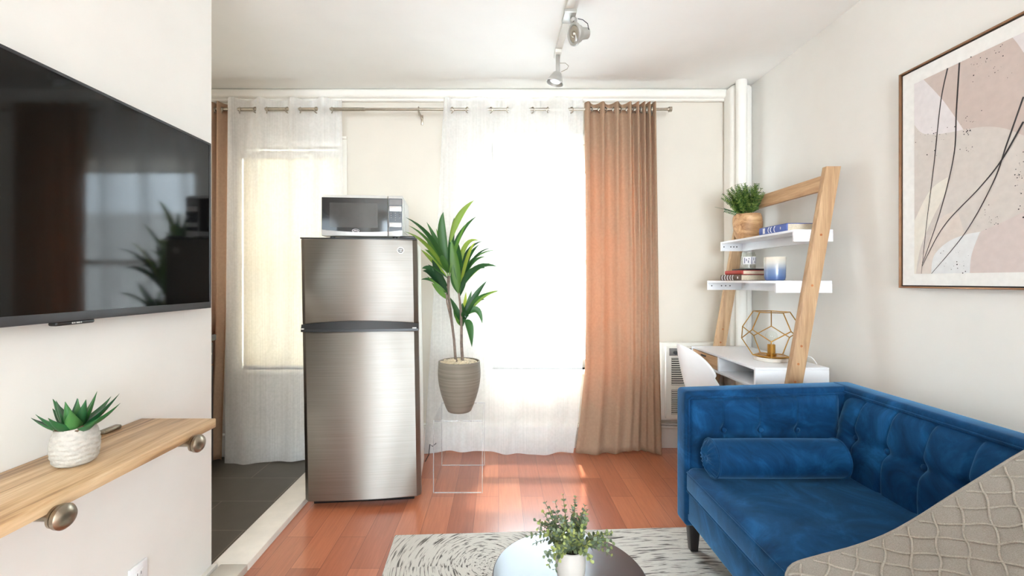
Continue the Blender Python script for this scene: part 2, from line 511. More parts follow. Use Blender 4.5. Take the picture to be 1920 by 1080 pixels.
class MB:
    """collects shapes into one mesh"""

    def __init__(self):
        self.bm = bmesh.new()

    def _add(self, tmp, mat_index=0, mtx=None):
        if mtx is not None:
            bmesh.ops.transform(tmp, matrix=mtx, verts=tmp.verts)
        me = bpy.data.meshes.new('tmp')
        for f in tmp.faces:
            f.material_index = mat_index
        tmp.to_mesh(me)
        tmp.free()
        self.bm.from_mesh(me)
        bpy.data.meshes.remove(me)

    def box(self, lo, hi, bev=0.0, seg=2, mi=0, mtx=None):
        t = bmesh.new()
        bmesh.ops.create_cube(t, size=1)
        c = [(a + b) / 2 for a, b in zip(lo, hi)]
        s = [abs(b - a) for a, b in zip(lo, hi)]
        for v in t.verts:
            v.co = Vector((v.co.x * s[0] + c[0], v.co.y * s[1] + c[1], v.co.z * s[2] + c[2]))
        if bev > 0:
            bev = min(bev, min(s) * 0.49)
            bmesh.ops.bevel(t, geom=list(t.edges), offset=bev, segments=seg, affect='EDGES', profile=0.5)
        self._add(t, mi, mtx)
        return self

    def hexa(self, bottom, top, bev=0.0, seg=2, mi=0):
        """a block from four bottom and four top corners"""
        t = bmesh.new()
        vs = [t.verts.new(p) for p in list(bottom) + list(top)]
        for q in ((3, 2, 1, 0), (4, 5, 6, 7), (0, 1, 5, 4), (1, 2, 6, 5), (2, 3, 7, 6), (3, 0, 4, 7)):
            t.faces.new([vs[i] for i in q])
        bmesh.ops.recalc_face_normals(t, faces=t.faces)
        if bev > 0:
            bmesh.ops.bevel(t, geom=list(t.edges), offset=bev, segments=seg, affect='EDGES', profile=0.5)
        self._add(t, mi)
        return self

    def lathe(self, prof, c=(0, 0, 0), n=40, mi=0, mtx=None, shape=None):
        """prof: (radius, height) pairs turned about z"""
        t = bmesh.new()
        rings = []
        for r, z in prof:
            if r < 1e-6:
                rings.append([t.verts.new((c[0], c[1], c[2] + z))])
            else:
                ring = []
                for k in range(n):
                    a = 2 * PI * k / n
                    rr = r * (shape(a, z) if shape else 1)
                    ring.append(t.verts.new((c[0] + rr * math.cos(a), c[1] + rr * math.sin(a), c[2] + z)))
                rings.append(ring)
        for a, b in zip(rings, rings[1:]):
            for k in range(n):
                k2 = (k + 1) % n
                if len(a) == 1 and len(b) == 1:
                    continue
                if len(a) == 1:
                    t.faces.new((a[0], b[k2], b[k]))
                elif len(b) == 1:
                    t.faces.new((a[k], a[k2], b[0]))
                else:
                    t.faces.new((a[k], a[k2], b[k2], b[k]))
        bmesh.ops.recalc_face_normals(t, faces=t.faces)
        self._add(t, mi, mtx)
        return self

    def tube(self, pts, r, n=8, mi=0, caps=True):
        """round bar along pts; r is one radius or one per point"""
        pts = [Vector(p) for p in pts]
        rs = r if isinstance(r, (list, tuple)) else [r] * len(pts)
        t = bmesh.new()
        rings = []
        ref = None
        for i, p in enumerate(pts):
            d = (pts[min(i + 1, len(pts) - 1)] - pts[max(i - 1, 0)]).normalized()
            if ref is None:
                ref = Vector((0, 0, 1)) if abs(d.z) < 0.9 else Vector((1, 0, 0))
            u = (ref - d * ref.dot(d)).normalized()
            ref = u
            v = d.cross(u)
            rings.append([t.verts.new(p + (u * math.cos(2 * PI * k / n) + v * math.sin(2 * PI * k / n)) * rs[i]) for k in range(n)])
        for a, b in zip(rings, rings[1:]):
            for k in range(n):
                k2 = (k + 1) % n
                t.faces.new((a[k], a[k2], b[k2], b[k]))
        if caps:
            t.faces.new(list(reversed(rings[0])))
            t.faces.new(rings[-1])
        bmesh.ops.recalc_face_normals(t, faces=t.faces)
        self._add(t, mi)
        return self

    def ring(self, c, axis, R, r, n=24, m=8, mi=0):
        axis = Vector(axis).normalized()
        ref = Vector((0, 0, 1)) if abs(axis.z) < 0.9 else Vector((1, 0, 0))
        u = axis.cross(ref).normalized()
        v = axis.cross(u)
        t = bmesh.new()
        c = Vector(c)
        rows = []
        for i in range(n):
            a = 2 * PI * i / n
            d = u * math.cos(a) + v * math.sin(a)
            rows.append([t.verts.new(c + d * (R + r * math.cos(2 * PI * k / m)) + axis * r * math.sin(2 * PI * k / m)) for k in range(m)])
        for i in range(n):
            a, b = rows[i], rows[(i + 1) % n]
            for k in range(m):
                k2 = (k + 1) % m
                t.faces.new((a[k], a[k2], b[k2], b[k]))
        bmesh.ops.recalc_face_normals(t, faces=t.faces)
        self._add(t, mi)
        return self

    def grid(self, fn, nu, nv, mi=0):
        """surface fn(u, v) with u, v in 0..1"""
        t = bmesh.new()
        rows = [[t.verts.new(fn(i / nu, j / nv)) for j in range(nv + 1)] for i in range(nu + 1)]
        for i in range(nu):
            for j in range(nv):
                t.faces.new((rows[i][j], rows[i + 1][j], rows[i + 1][j + 1], rows[i][j + 1]))
        self._add(t, mi)
        return self

    def poly(self, pts, mi=0):
        t = bmesh.new()
        t.faces.new([t.verts.new(p) for p in pts])
        self._add(t, mi)
        return self

    def prism(self, pts, off, mi=0, bev=0.0):
        """a flat outline pts pushed by the vector off"""
        t = bmesh.new()
        a = [t.verts.new(p) for p in pts]
        b = [t.verts.new(Vector(p) + Vector(off)) for p in pts]
        t.faces.new(a)
        t.faces.new(list(reversed(b)))
        for k in range(len(a)):
            k2 = (k + 1) % len(a)
            t.faces.new((a[k2], a[k], b[k], b[k2]))
        bmesh.ops.recalc_face_normals(t, faces=t.faces)
        if bev:
            bmesh.ops.bevel(t, geom=list(t.edges), offset=bev, segments=2, affect='EDGES', profile=0.5)
        self._add(t, mi)
        return self

    def ball(self, c, r, sub=2, sc=(1, 1, 1), mi=0, jit=0.0):
        t = bmesh.new()
        bmesh.ops.create_icosphere(t, subdivisions=sub, radius=r)
        for v in t.verts:
            k = 1 + (random.uniform(-jit, jit) if jit else 0)
            v.co = Vector((v.co.x * sc[0] * k, v.co.y * sc[1] * k, v.co.z * sc[2] * k)) + Vector(c)
        self._add(t, mi)
        return self

    def leaf(self, p0, p1, p2, width, face, n=8, fold=0.15, peak=0.42, tipw=0.0, mi=0):
        """a blade along a bent midrib, face = the way its flat side looks"""
        p0, p1, p2, face = Vector(p0), Vector(p1), Vector(p2), Vector(face)
        t = bmesh.new()
        rows = []
        for i in range(n + 1):
            s = i / n
            p = p0 * (1 - s) ** 2 + p1 * 2 * s * (1 - s) + p2 * s * s
            d = ((p1 - p0) * (1 - s) + (p2 - p1) * s).normalized()
            side = d.cross(face)
            side = side.normalized() if side.length > 1e-4 else d.orthogonal().normalized()
            nor = side.cross(d)
            if s < peak:
                wd = 0.22 + 0.78 * math.sin(PI / 2 * s / peak)
            else:
                wd = math.cos(PI / 2 * (s - peak) / (1 - peak)) ** 0.85 if s < 1 else 0
            wd = max(wd, tipw) * width / 2
            if i == n and wd < 1e-5:
                rows.append([t.verts.new(p)])
            else:
                rows.append([t.verts.new(p - side * wd + nor * wd * fold * 2), t.verts.new(p), t.verts.new(p + side * wd + nor * wd * fold * 2)])
        for a, b in zip(rows, rows[1:]):
            if len(b) == 1:
                t.faces.new((a[0], a[1], b[0]))
                t.faces.new((a[1], a[2], b[0]))
            else:
                t.faces.new((a[0], a[1], b[1], b[0]))
                t.faces.new((a[1], a[2], b[2], b[1]))
        self._add(t, mi)
        return self

    def build(self, name, mats, parent=None, smooth=True, angle=35, local=False, solid=0.0, sub=0, label=None):
        mats = mats if isinstance(mats, (list, tuple)) else [mats]
        me = bpy.data.meshes.new(name)
        if parent is not None and not local:
            bmesh.ops.transform(self.bm, matrix=ROOT[parent].inverted(), verts=self.bm.verts)
        self.bm.to_mesh(me)
        self.bm.free()
        for m in mats:
            me.materials.append(m)
        if smooth:
            me.polygons.foreach_set('use_smooth', [True] * len(me.polygons))
            me.set_sharp_from_angle(angle=math.radians(angle))
        o = bpy.data.objects.new(name, me)
        COL.objects.link(o)
        if parent is not None:
            o.parent = parent
            ROOT[o] = ROOT[parent]
        else:
            ROOT[o] = Matrix.Identity(4)
        if solid:
            s = o.modifiers.new('thickness', 'SOLIDIFY')
            s.thickness = solid
            s.offset = 0
        if sub:
            s = o.modifiers.new('smooth', 'SUBSURF')
            s.levels = s.render_levels = sub
        if label:
            o['label'] = label
        return o


def tag(o, label, cat, group=None, kind=None):
    o['label'] = label
    o['category'] = cat
    if group:
        o['group'] = group
    if kind:
        o['kind'] = kind
    return o


def thing(name, label, cat, loc=(0, 0, 0), rot=(0, 0, 0), group=None):
    o = bpy.data.objects.new(name, None)
    COL.objects.link(o)
    o.empty_display_size = 0.05
    o.location = loc
    o.rotation_euler = rot
    ROOT[o] = Matrix.LocRotScale(Vector(loc), o.rotation_euler, None)
    return tag(o, label, cat, group)


def struct(o, label=None, cat=None):
    o['kind'] = 'structure'
    if label:
        o['label'] = label
        o['category'] = cat
    return o


def re_origin(o, c):
    """puts a single-mesh thing's origin at its base"""
    c = Vector(c)
    for v in o.data.vertices:
        v.co -= c
    o.location = c
    return o


# ------------------------------------------------------------------ the setting
CEIL = 2.587
BACK, RIGHT, TVX, REAR = 3.22, 1.78, -1.19, -4.2
KL = -2.62
W1 = (-1.89, -1.155, 0.562, 2.18)       # left window x0 x1 z0 z1
W2 = (-0.05, 0.98, 0.562, 2.20)         # right window


def setting():
    struct(MB().box((TVX, REAR, -0.12), (RIGHT + 0.15, BACK + 0.2, 0)).build('floor', M['floor'], smooth=False),
           'red-brown glossy hardwood plank floor of the living room', 'floor')
    struct(MB().box((KL, 0.9, -0.18), (TVX - 0.004, BACK + 0.2, -0.065)).build('floor_kitchen', M['slate'], smooth=False),
           'dark slate tile floor of the kitchen beyond the television wall', 'floor')
    t = MB()
    t.box((-1.195, 1.842, -0.06), (-1.045, BACK, 0.03), 0.006)
    t.box((-1.16, 1.3, -0.02), (-1.045, 1.846, 0.03), 0.006)
    struct(t.build('trim_1', M['marble']), 'pale marble threshold between the slate tile and the wood floor', 'threshold')
    struct(MB().box((KL - 0.1, REAR - 0.1, CEIL), (RIGHT + 0.15, BACK + 0.2, CEIL + 0.12)).build('ceiling', M['ceil'], smooth=False),
           'white painted ceiling', 'ceiling')
    # back wall with its two openings
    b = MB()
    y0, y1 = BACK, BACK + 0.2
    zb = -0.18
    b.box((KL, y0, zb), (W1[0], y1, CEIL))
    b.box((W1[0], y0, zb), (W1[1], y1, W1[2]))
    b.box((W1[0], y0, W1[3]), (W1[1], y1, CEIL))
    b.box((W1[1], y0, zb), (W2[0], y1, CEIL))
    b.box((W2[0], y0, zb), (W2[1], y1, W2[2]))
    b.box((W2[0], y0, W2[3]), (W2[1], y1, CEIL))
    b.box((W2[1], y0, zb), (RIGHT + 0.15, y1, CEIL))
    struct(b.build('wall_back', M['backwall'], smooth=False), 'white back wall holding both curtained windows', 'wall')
    struct(MB().box((RIGHT, REAR, 0), (RIGHT + 0.15, BACK, CEIL)).build('wall_right', M['wall'], smooth=False),
           'white right wall behind the sofa and ladder desk', 'wall')
    struct(MB().box((TVX - 0.12, REAR, -0.12), (TVX, 1.838, CEIL), 0.004, 1).build('wall_left', M['wall'], smooth=False),
           'white left wall carrying the television and wooden shelf', 'wall')
    struct(MB().box((KL - 0.1, 0.8, -0.18), (KL, BACK + 0.2, CEIL)).build('wall_kitchen', M['wall'], smooth=False),
           'white kitchen side wall hidden beyond the television wall', 'wall')
    struct(MB().box((KL, 0.8, -0.18), (TVX - 0.12, 0.9, CEIL)).build('wall_kitchen_front', M['wall'], smooth=False),
           'white kitchen end wall behind the television wall', 'wall')
    # rear wall behind the camera, with two openings added to let light in
    r = MB()
    ya, yb = REAR - 0.1, REAR
    for x0, x1 in ((TVX - 0.12, -0.95), (0.25, 0.65), (1.65, RIGHT + 0.15)):
        r.box((x0, ya, 0), (x1, yb, CEIL))
    for x0, x1 in ((-0.95, 0.25), (0.65, 1.65)):
        r.box((x0, ya, 0), (x1, yb, 0.25))
        r.box((x0, ya, 2.4), (x1, yb, CEIL))
    struct(r.build('wall_rear', M['wall'], smooth=False), 'white rear wall with two added light openings behind the viewpoint', 'wall')
    # crown, corner chase and pipe, baseboards
    c = MB()
    c.box((KL, 3.165, 2.522), (1.66, BACK, CEIL), 0.022, 4)
    c.box((KL, 3.19, 2.505), (1.66, BACK, 2.53), 0.008, 3)
    struct(c.build('trim_2', M['trim']), 'rounded white crown moulding along the top of the back wall', 'moulding')
    c = MB()
    c.box((1.625, 3.085, 0), (RIGHT, BACK, CEIL), 0.035, 5)
    struct(c.build('trim_3', M['trim']), 'white boxed chase with rounded edge in the far right corner', 'chase')
    c = MB().tube([(1.672, 3.05, 0), (1.672, 3.05, CEIL)], 0.036, 20)
    struct(c.build('trim_4', M['trim']), 'white painted riser pipe in the far right corner', 'pipe')
    for nm, x0, x1, lab in (('baseboard_back', -1.04, 1.625, 'white stepped baseboard along the back wall of the living room'),):
        bb = MB()
        bb.box((x0, 3.195, 0), (x1, BACK, 0.145), 0.003)
        bb.box((x0, 3.185, 0.145), (x1, BACK, 0.162), 0.006, 3)
        bb.box((x0, 3.203, 0.162), (x1, BACK, 0.176), 0.005, 3)
        struct(bb.build(nm, M['trim']), lab, 'baseboard')
    bb = MB()
    bb.box((KL, 3.195, -0.065), (-1.2, BACK, 0.085), 0.003)
    bb.box((KL, 3.185, 0.085), (-1.2, BACK, 0.102), 0.006, 3)
    struct(bb.build('baseboard_kitchen', M['trim']), 'white baseboard under the left window beside the slate tile', 'baseboard')
    struct(MB().box((TVX, REAR, 0), (TVX + 0.022, 1.842, 0.034), 0.004).build('baseboard_left', M['trim']),
           'low white shoe moulding at the foot of the left wall', 'baseboard')
    struct(MB().box((RIGHT - 0.018, REAR, 0), (RIGHT, 3.085, 0.15), 0.005).build('baseboard_right', M['trim']),
           'white baseboard along the right wall', 'baseboard')


def window(n, Wd, label, meet):
    x0, x1, z0, z1 = Wd
    t = thing('window_%d' % n, label, 'window', ((x0 + x1) / 2, BACK + 0.1, z0))
    t['kind'] = 'structure'
    f = MB()
    ya, yb = BACK + 0.09, BACK + 0.17
    s = 0.045
    f.box((x0, ya, z0), (x0 + s, yb, z1), 0.004)
    f.box((x1 - s, ya, z0), (x1, yb, z1), 0.004)
    f.box((x0 + s, ya, z1 - s), (x1 - s, yb, z1), 0.004)
    f.box((x0 + s, ya, z0), (x1 - s, yb, z0 + 0.06), 0.004)
    f.box((x0 + s, ya, meet - 0.022), (x1 - s, yb, meet + 0.022), 0.004)
    f.build('frame', M['trim'] if n == 1 else M['greyenamel'], t)
    g = MB()
    g.box((x0 + s, ya + 0.03, z0 + 0.06), (x1 - s, ya + 0.034, meet - 0.022))
    g.build('pane', M['glass'], t, smooth=False)
    g = MB()
    g.box((x0 + s, ya + 0.05, meet + 0.022), (x1 - s, ya + 0.054, z1 - s))
    g.build('pane', M['glass'], t, smooth=False)
    MB().box((x0 - 0.03, BACK - 0.035, z0 - 0.03), (x1 + 0.03, BACK + 0.09, z0), 0.006).build('sill', M['trim'], t)
    c = MB()
    c.box((x0 - 0.055, BACK - 0.012, z0), (x0, BACK, z1 + 0.055), 0.004)
    c.box((x1, BACK - 0.012, z0), (x1 + 0.055, BACK, z1 + 0.055), 0.004)
    c.box((x0, BACK - 0.012, z1), (x1, BACK, z1 + 0.055), 0.004)
    c.box((x0 - 0.055, BACK - 0.02, z1 + 0.055), (x1 + 0.055, BACK, z1 + 0.075), 0.004)
    c.build('casing', M['trim'], t)
    return t


setting()
window(1, W1, 'left sash window glowing cream behind the sheer curtain', 1.33)
window(2, W2, 'bright right sash window behind the sheer beside the tan drape', 1.345)


def shades():
    x0, x1, z0, z1 = W1
    t = thing('window_shade', 'cream ribbed shade pulled down over the left window', 'shade', ((x0 + x1) / 2, BACK + 0.04, z0))

    def fn(u, v):
        return Vector((x0 + 0.008 + u * (x1 - x0 - 0.016), BACK + 0.045 + 0.003 * math.sin(u * 46 * 2 * PI), z0 + 0.02 + v * (z1 - z0 - 0.08)))
    MB().grid(fn, 276, 8).build('fabric', M['shade'], t)
    MB().box((x0 + 0.006, BACK + 0.02, z1 - 0.075), (x1 - 0.006, BACK + 0.075, z1 - 0.022), 0.008).build('headrail', M['trim'], t)
    MB().box((x0 + 0.01, BACK + 0.035, z0 + 0.004), (x1 - 0.01, BACK + 0.055, z0 + 0.026), 0.006).build('bottom_rail', M['trim'], t)
    x0, x1, z0, z1 = W2
    t = thing('roller_shade', 'white roller shade drawn a little way down the right window', 'shade', ((x0 + x1) / 2, BACK + 0.04, z1))
    MB().box((x0 + 0.006, BACK + 0.004, z1 - 0.105), (x1 - 0.006, BACK + 0.07, z1 - 0.002), 0.008).build('valance', M['trim'], t)
    MB().grid(lambda u, v: Vector((x0 + 0.02 + u * (x1 - x0 - 0.04), BACK + 0.05, z1 - 0.1 - v * 0.09)), 4, 2).build('fabric', M['rollershade'], t)
    MB().box((x0 + 0.02, BACK + 0.042, z1 - 0.2), (x1 - 0.02, BACK + 0.058, z1 - 0.185), 0.004).build('bottom_rail', M['trim'], t)


shades()


# ------------------------------------------------------------------ curtains and rod
ROD_Y, ROD_Z = 3.08, CAMZ + 321 * 3.08 / F


def RX(px, D=ROD_Y):
    return (px - CX) * D / F


def curtain_rod():
    t = thing('curtain_rod', 'long nickel curtain rod spanning both windows', 'curtain rod', (0, ROD_Y, ROD_Z))
    MB().tube([(RX(360), ROD_Y, ROD_Z), (RX(684), ROD_Y, ROD_Z)], 0.0125, 14).build('outer_tube', M['nickel'], t)
    MB().tube([(RX(684), ROD_Y, ROD_Z), (RX(1252), ROD_Y, ROD_Z)], 0.0095, 14).build('inner_tube', M['nickel'], t)
    f = MB()
    x = RX(1252)
    f.tube([(x, ROD_Y, ROD_Z), (x + 0.006, ROD_Y, ROD_Z), (x + 0.008, ROD_Y, ROD_Z), (x + 0.026, ROD_Y, ROD_Z), (x + 0.028, ROD_Y, ROD_Z)],
           [0.011, 0.012, 0.018, 0.018, 0.012], 16)
    f.build('finial', M['nickel'], t)
    for px in (785, 1222, 372):
        b = MB()
        x = RX(px)
        b.box((x - 0.006, ROD_Y, ROD_Z - 0.022), (x + 0.006, BACK - 0.002, ROD_Z - 0.012), 0.001)
        b.ring((x, ROD_Y, ROD_Z), (1, 0, 0), 0.0155, 0.004, 18, 6)
        b.box((x - 0.008, BACK - 0.008, ROD_Z - 0.06), (x + 0.008, BACK, ROD_Z + 0.01), 0.001)
        b.tube([(x, ROD_Y, ROD_Z - 0.014), (x, ROD_Y, ROD_Z - 0.044)], 0.004, 8)
        b.build('bracket', M['nickel'], t)
    return t


curtain_rod()


def interp(tab, v):
    for (a, fa), (b, fb) in zip(tab, tab[1:]):
        if v <= b:
            s = (v - a) / (b - a)
            return fa + (fb - fa) * s
    return tab[-1][1]


def curtain(name, label, cross, left, right, ztop, zbot, mat, amp, folds_below, seed, group, grommets=True, solid=0.0, hem=True, phase0=-1.0, low=0.16):
    """cloth woven through the rod: cross = rod places (px) where it passes from one side of the rod to the other;
    left, right = (height fraction from top, px) outlines of its two edges"""
    x0, x1 = cross[0], cross[-1]
    us = [(c - x0) / (x1 - x0) for c in cross]
    tab = [(u, k * PI) for k, u in enumerate(us)]
    t = thing(name, label, 'curtain', (RX((x0 + x1) / 2), ROD_Y, zbot), group=group)
    rnd = random.Random(seed)
    ph = [rnd.uniform(0, 2 * PI) for _ in range(4)]

    def fn(u, v):
        z = ztop + (zbot - ztop) * v
        a = interp(left, v)
        b = interp(right, v)
        px = a + (b - a) * u
        s = math.sin(interp(tab, u))
        dep = phase0 * amp * (low + (1 - low) * max(0.0, 1 - v / 0.55) ** 1.6) * s
        drift = v * (0.012 * math.sin(u * folds_below * 2 * PI + ph[0]) + 0.008 * math.sin(u * (folds_below * 1.7) * 2 * PI + ph[1] + v * 2))
        wig = v * 0.006 * math.sin(u * 9 + ph[2] + v * 5)
        zz = z + (0.012 * math.sin(u * 7 + ph[3]) * v ** 3)
        return Vector((RX(px) + wig, ROD_Y + dep + drift, zz))
    nu = max(120, int(len(cross) * 16))
    MB().grid(fn, nu, 60).build('panel', mat, t, solid=solid)
    if hem:
        h = MB()
        for v_, d in ((0.972, 0.0022), (1.0, 0.0022)):
            pass
        h.grid(lambda u, v: fn(u, 0.968 + 0.032 * v) + Vector((0, -0.0025, 0)), nu, 3)
        h.build('hem', mat, t)
    if grommets:
        for k, c in enumerate(cross[1:-1]):
            sgn = 1 if k % 2 == 0 else -1
            MB().ring((RX(c), ROD_Y, ROD_Z - 0.006), (1, 0.75 * sgn, 0), 0.020, 0.0035, 20, 6).build('grommet', M['nickel'], t)
    return t


SH1 = [427, 449, 480, 500, 540, 563, 594, 622, 641]
curtain('sheer_curtain', 'white sheer curtain over the left window, left of the fridge', SH1,
        [(0, 427), (0.6, 424), (1, 419)], [(0, 641), (1, 650)], 2.475, -0.055, M['sheer'], 0.034, 3, 3, 'white sheers on the rod')
SH2 = [832, 847, 877, 920, 953, 998, 1028, 1071, 1095]
curtain('sheer_curtain', 'white sheer curtain over the right window, behind the tall potted plant', SH2,
        [(0, 832), (0.3, 822), (0.7, 806), (1, 796)], [(0, 1093), (0.76, 1093), (0.9, 1085), (1, 1074)], 2.475, 0.012, M['sheer'], 0.034, 4, 5, 'white sheers on the rod')
BR = [1096, 1107, 1124, 1134, 1151, 1161, 1176, 1184, 1192, 1198, 1204, 1209, 1214, 1219, 1224, 1229]
curtain('drape', 'tan drape hanging floor-length at the right of the bright window', BR,
        [(0, 1096), (0.5, 1098), (0.76, 1097), (0.9, 1089), (1, 1080)], [(0, 1229), (0.5, 1234), (1, 1238)], 2.445, 0.012, M['brown'],
        0.03, 2.4, 11, 'tan drapes on the rod', solid=0.003, hem=False, low=0.3)
BL = [366, 374, 380, 388, 394, 402, 408, 416, 427]
curtain('drape', 'tan drape at the left end of the rod beside the television wall', BL,
        [(0, 366), (1, 356)], [(0, 428), (0.5, 424), (1, 414)], 2.445, -0.04, M['brown'],
        0.032, 2, 21, 'tan drapes on the rod', solid=0.003, hem=False, low=0.45)


# ------------------------------------------------------------------ television wall
def television():
    x0, x1 = TVX + 0.008, -1.13
    ya, yb, za, zb = 0.628, 1.737, 1.103, 1.747
    t = thing('television', 'large black flat television mounted on the left wall above the shelf', 'television', (TVX, 1.18, 1.43))
    b = MB()
    b.box((x1 - 0.035, ya, za), (x1 - 0.004, yb, zb), 0.004)
    b.box((x0 + 0.02, ya + 0.2, za + 0.12), (x1 - 0.03, yb - 0.2, zb - 0.15), 0.006)
    b.build('housing', M['black'], t)
    f = MB()
    fw = 0.008
    f.box((x1 - 0.006, ya, zb - fw), (x1 + 0.002, yb, zb), 0.001)
    f.box((x1 - 0.006, ya, za), (x1 + 0.002, yb, za + 0.024), 0.001)
    f.box((x1 - 0.006, ya, za + 0.024), (x1 + 0.002, ya + fw, zb - fw), 0.001)
    f.box((x1 - 0.006, yb - fw, za + 0.024), (x1 + 0.002, yb, zb - fw), 0.001)
    f.build('bezel', M['darkgrey'], t, label='slim charcoal bezel')
    MB().box((x1 - 0.005, ya + fw, za + 0.024), (x1 - 0.0005, yb - fw, zb - fw)).build('screen', M['screen'], t, smooth=False)
    s = MB()
    s.box((x1 - 0.028, 1.135, za - 0.011), (x1 - 0.004, 1.245, za + 0.001), 0.005, 3)
    so = s.build('sensor_box', M['black'], t)
    k = MB()
    for i, wd in enumerate((0.004, 0.003, 0.006, 0.004, 0.003)):
        k.box((x1 - 0.004, 1.176 + i * 0.0062, za - 0.0075), (x1 - 0.0032, 1.176 + i * 0.0062 + wd, za - 0.004))
    k.build('lettering', M['silver'], so, smooth=False, label='tiny silver lettering')
    MB().box((x0 - 0.004, 0.98, 1.3), (x0 + 0.022, 1.38, 1.56), 0.003).build('wall_bracket', M['black'], t)


television()


def wall_shelf():
    xa, xb, ya, yb, zt = TVX, -0.94, 0.832, 1.473, 0.752
    t = thing('wall_shelf', 'light wood shelf on pipe brackets beneath the television', 'shelf', (TVX, 1.15, zt))
    MB().box((xa + 0.001, ya, zt - 0.03), (xb, yb, zt), 0.003).build('board', M['shelfwood'], t)
    for y in (0.934, 1.353):
        b = MB()
        zc = zt - 0.040
        b.tube([(xa + 0.002, y, zc), (-0.93, y, zc)], 0.0098, 14)
        b.tube([(xa + 0.001, y, zc), (xa + 0.006, y, zc)], 0.026, 20)
        br = b.build('bracket', M['agednickel'], t)
        k = MB()
        k.tube([(-0.937, y, zc), (-0.935, y, zc), (-0.928, y, zc), (-0.927, y, zc), (-0.925, y, zc), (-0.924, y, zc), (-0.915, y, zc), (-0.909, y, zc), (-0.905, y, zc), (-0.904, y, zc)],
               [0.012, 0.023, 0.024, 0.021, 0.021, 0.026, 0.0265, 0.022, 0.012, 0.001], 28)
        k.build('knob', M['agednickel'], br)
    MB().box((TVX + 0.001, 1.315, zt + 0.0005), (TVX + 0.02, 1.375, zt + 0.012), 0.003).build('wall_clip', M['agednickel'], t)
    return zt


SHZ = wall_shelf()


def succulent():
    c = Vector((-1.060, 1.108, SHZ + 0.001))
    t = thing('succulent', 'spiky green succulent in a ribbed pale pot on the wood shelf', 'plant', c)

    def shp(a, z):
        return 1 + 0.036 * math.sin(z * 520 + 1.2 * math.sin(a * 5)) * (0.6 + 0.4 * math.sin(a * 9 + int(z * 90) * 1.6))
    prof = [(0.0, 0.0), (0.030, 0.0), (0.035, 0.003)]
    for i in range(1, 34):
        s = i / 33
        prof.append((0.0355 + 0.0155 * math.sin(PI * (0.08 + 0.78 * s)) ** 0.8 - 0.006 * s, 0.004 + 0.090 * s))
    prof += [(0.040, 0.096), (0.0365, 0.094), (0.035, 0.084), (0.0, 0.084)]
    pot = MB()
    pot.lathe(prof, c, 72, shape=shp)
    for v in pot.bm.verts:      # the mouth is cut at a slant
        k = max(0.0, (v.co.z - c.z - 0.02) / 0.075)
        v.co.z += k * 0.10 * (v.co.y - c.y + 0.0) + k * 0.07 * (v.co.x - c.x)
    pot.build('pot', M['woventerracotta'], t)
    s = MB()
    for k in range(150):
        a, r = random.uniform(0, 2 * PI), 0.034 * math.sqrt(random.random())
        x, y = r * math.cos(a), r * math.sin(a)
        s.ball(c + Vector((x, y, 0.088 + 0.10 * y + 0.07 * x + random.uniform(0, 0.006))), random.uniform(0.004, 0.007), 1, (1.3, 1, 0.6), jit=0.2)
    o = s.build('mulch', M['mulch'], t)
    o['kind'] = 'stuff'
    lf = MB()
    base = c + Vector((0, 0, 0.088))

    def spike(az, el, ln, wd):
        d = Vector((math.cos(az) * math.cos(el), math.sin(az) * math.cos(el), math.sin(el)))
        p0 = base + Vector((math.cos(az), math.sin(az), 0)) * 0.006
        p2 = p0 + d * ln + Vector((0, 0, 0.012))
        p1 = p0 + d * ln * 0.5 - Vector((0, 0, 0.012 * math.cos(el)))
        up = Vector((-math.cos(az) * math.sin(el), -math.sin(az) * math.sin(el), math.cos(el)))
        n = 9
        tt = bmesh.new()
        rows = []
        for i in range(n + 1):
            q = i / n
            p = p0 * (1 - q) ** 2 + p1 * 2 * q * (1 - q) + p2 * q * q
            dd = ((p1 - p0) * (1 - q) + (p2 - p1) * q).normalized()
            sd = dd.cross(up).normalized()
            nn = sd.cross(dd)
            wv = wd / 2 * ((0.72 + 0.28 * math.sin(PI * min(1, q / 0.36) / 2)) if q < 0.36 else max(0.0, 1 - ((q - 0.36) / 0.64) ** 1.35))
            wv = max(wv, 0.0004)
            th = wv * 0.42
            row = []
            for k in range(10):
                a = 2 * PI * k / 10
                row.append(tt.verts.new(p + sd * wv * math.cos(a) + nn * th * ((0.15 if math.sin(a) > 0 else 1.5) * math.sin(a) + 0.5 * math.cos(a) ** 2)))
            rows.append(row)
        for a_, b_ in zip(rows, rows[1:]):
            for k in range(10):
                tt.faces.new((a_[k], a_[(k + 1) % 10], b_[(k + 1) % 10], b_[k]))
        tt.faces.new(rows[-1])
        bmesh.ops.recalc_face_normals(tt, faces=tt.faces)
        lf._add(tt)
    for az, el, ln, wd in ((0.25, 0.36, 0.125, 0.026), (0.62, 0.55, 0.125, 0.027), (1.3, 0.45, 0.11, 0.027), (2.3, 0.5, 0.11, 0.026), (2.9, 0.32, 0.115, 0.026),
                           (3.5, 0.2, 0.12, 0.025), (4.1, 0.45, 0.11, 0.03), (4.75, 0.4, 0.09, 0.032), (5.35, 0.55, 0.1, 0.032), (5.95, 0.18, 0.11, 0.026),
                           (0.9, 0.95, 0.1, 0.025), (2.2, 1.0, 0.09, 0.024), (3.6, 0.95, 0.1, 0.026), (4.9, 1.0, 0.085, 0.028), (5.9, 0.85, 0.095, 0.028), (1.9, 1.35, 0.085, 0.018), (3.05, 0.68, 0.12, 0.027)):
        spike(az, min(1.45, el * 1.12 + 0.05), ln * (0.80 if math.cos(az) > 0 else 0.68), wd * 1.08)
    lf.build('leaves', M['aloe'], t, angle=60)


succulent()


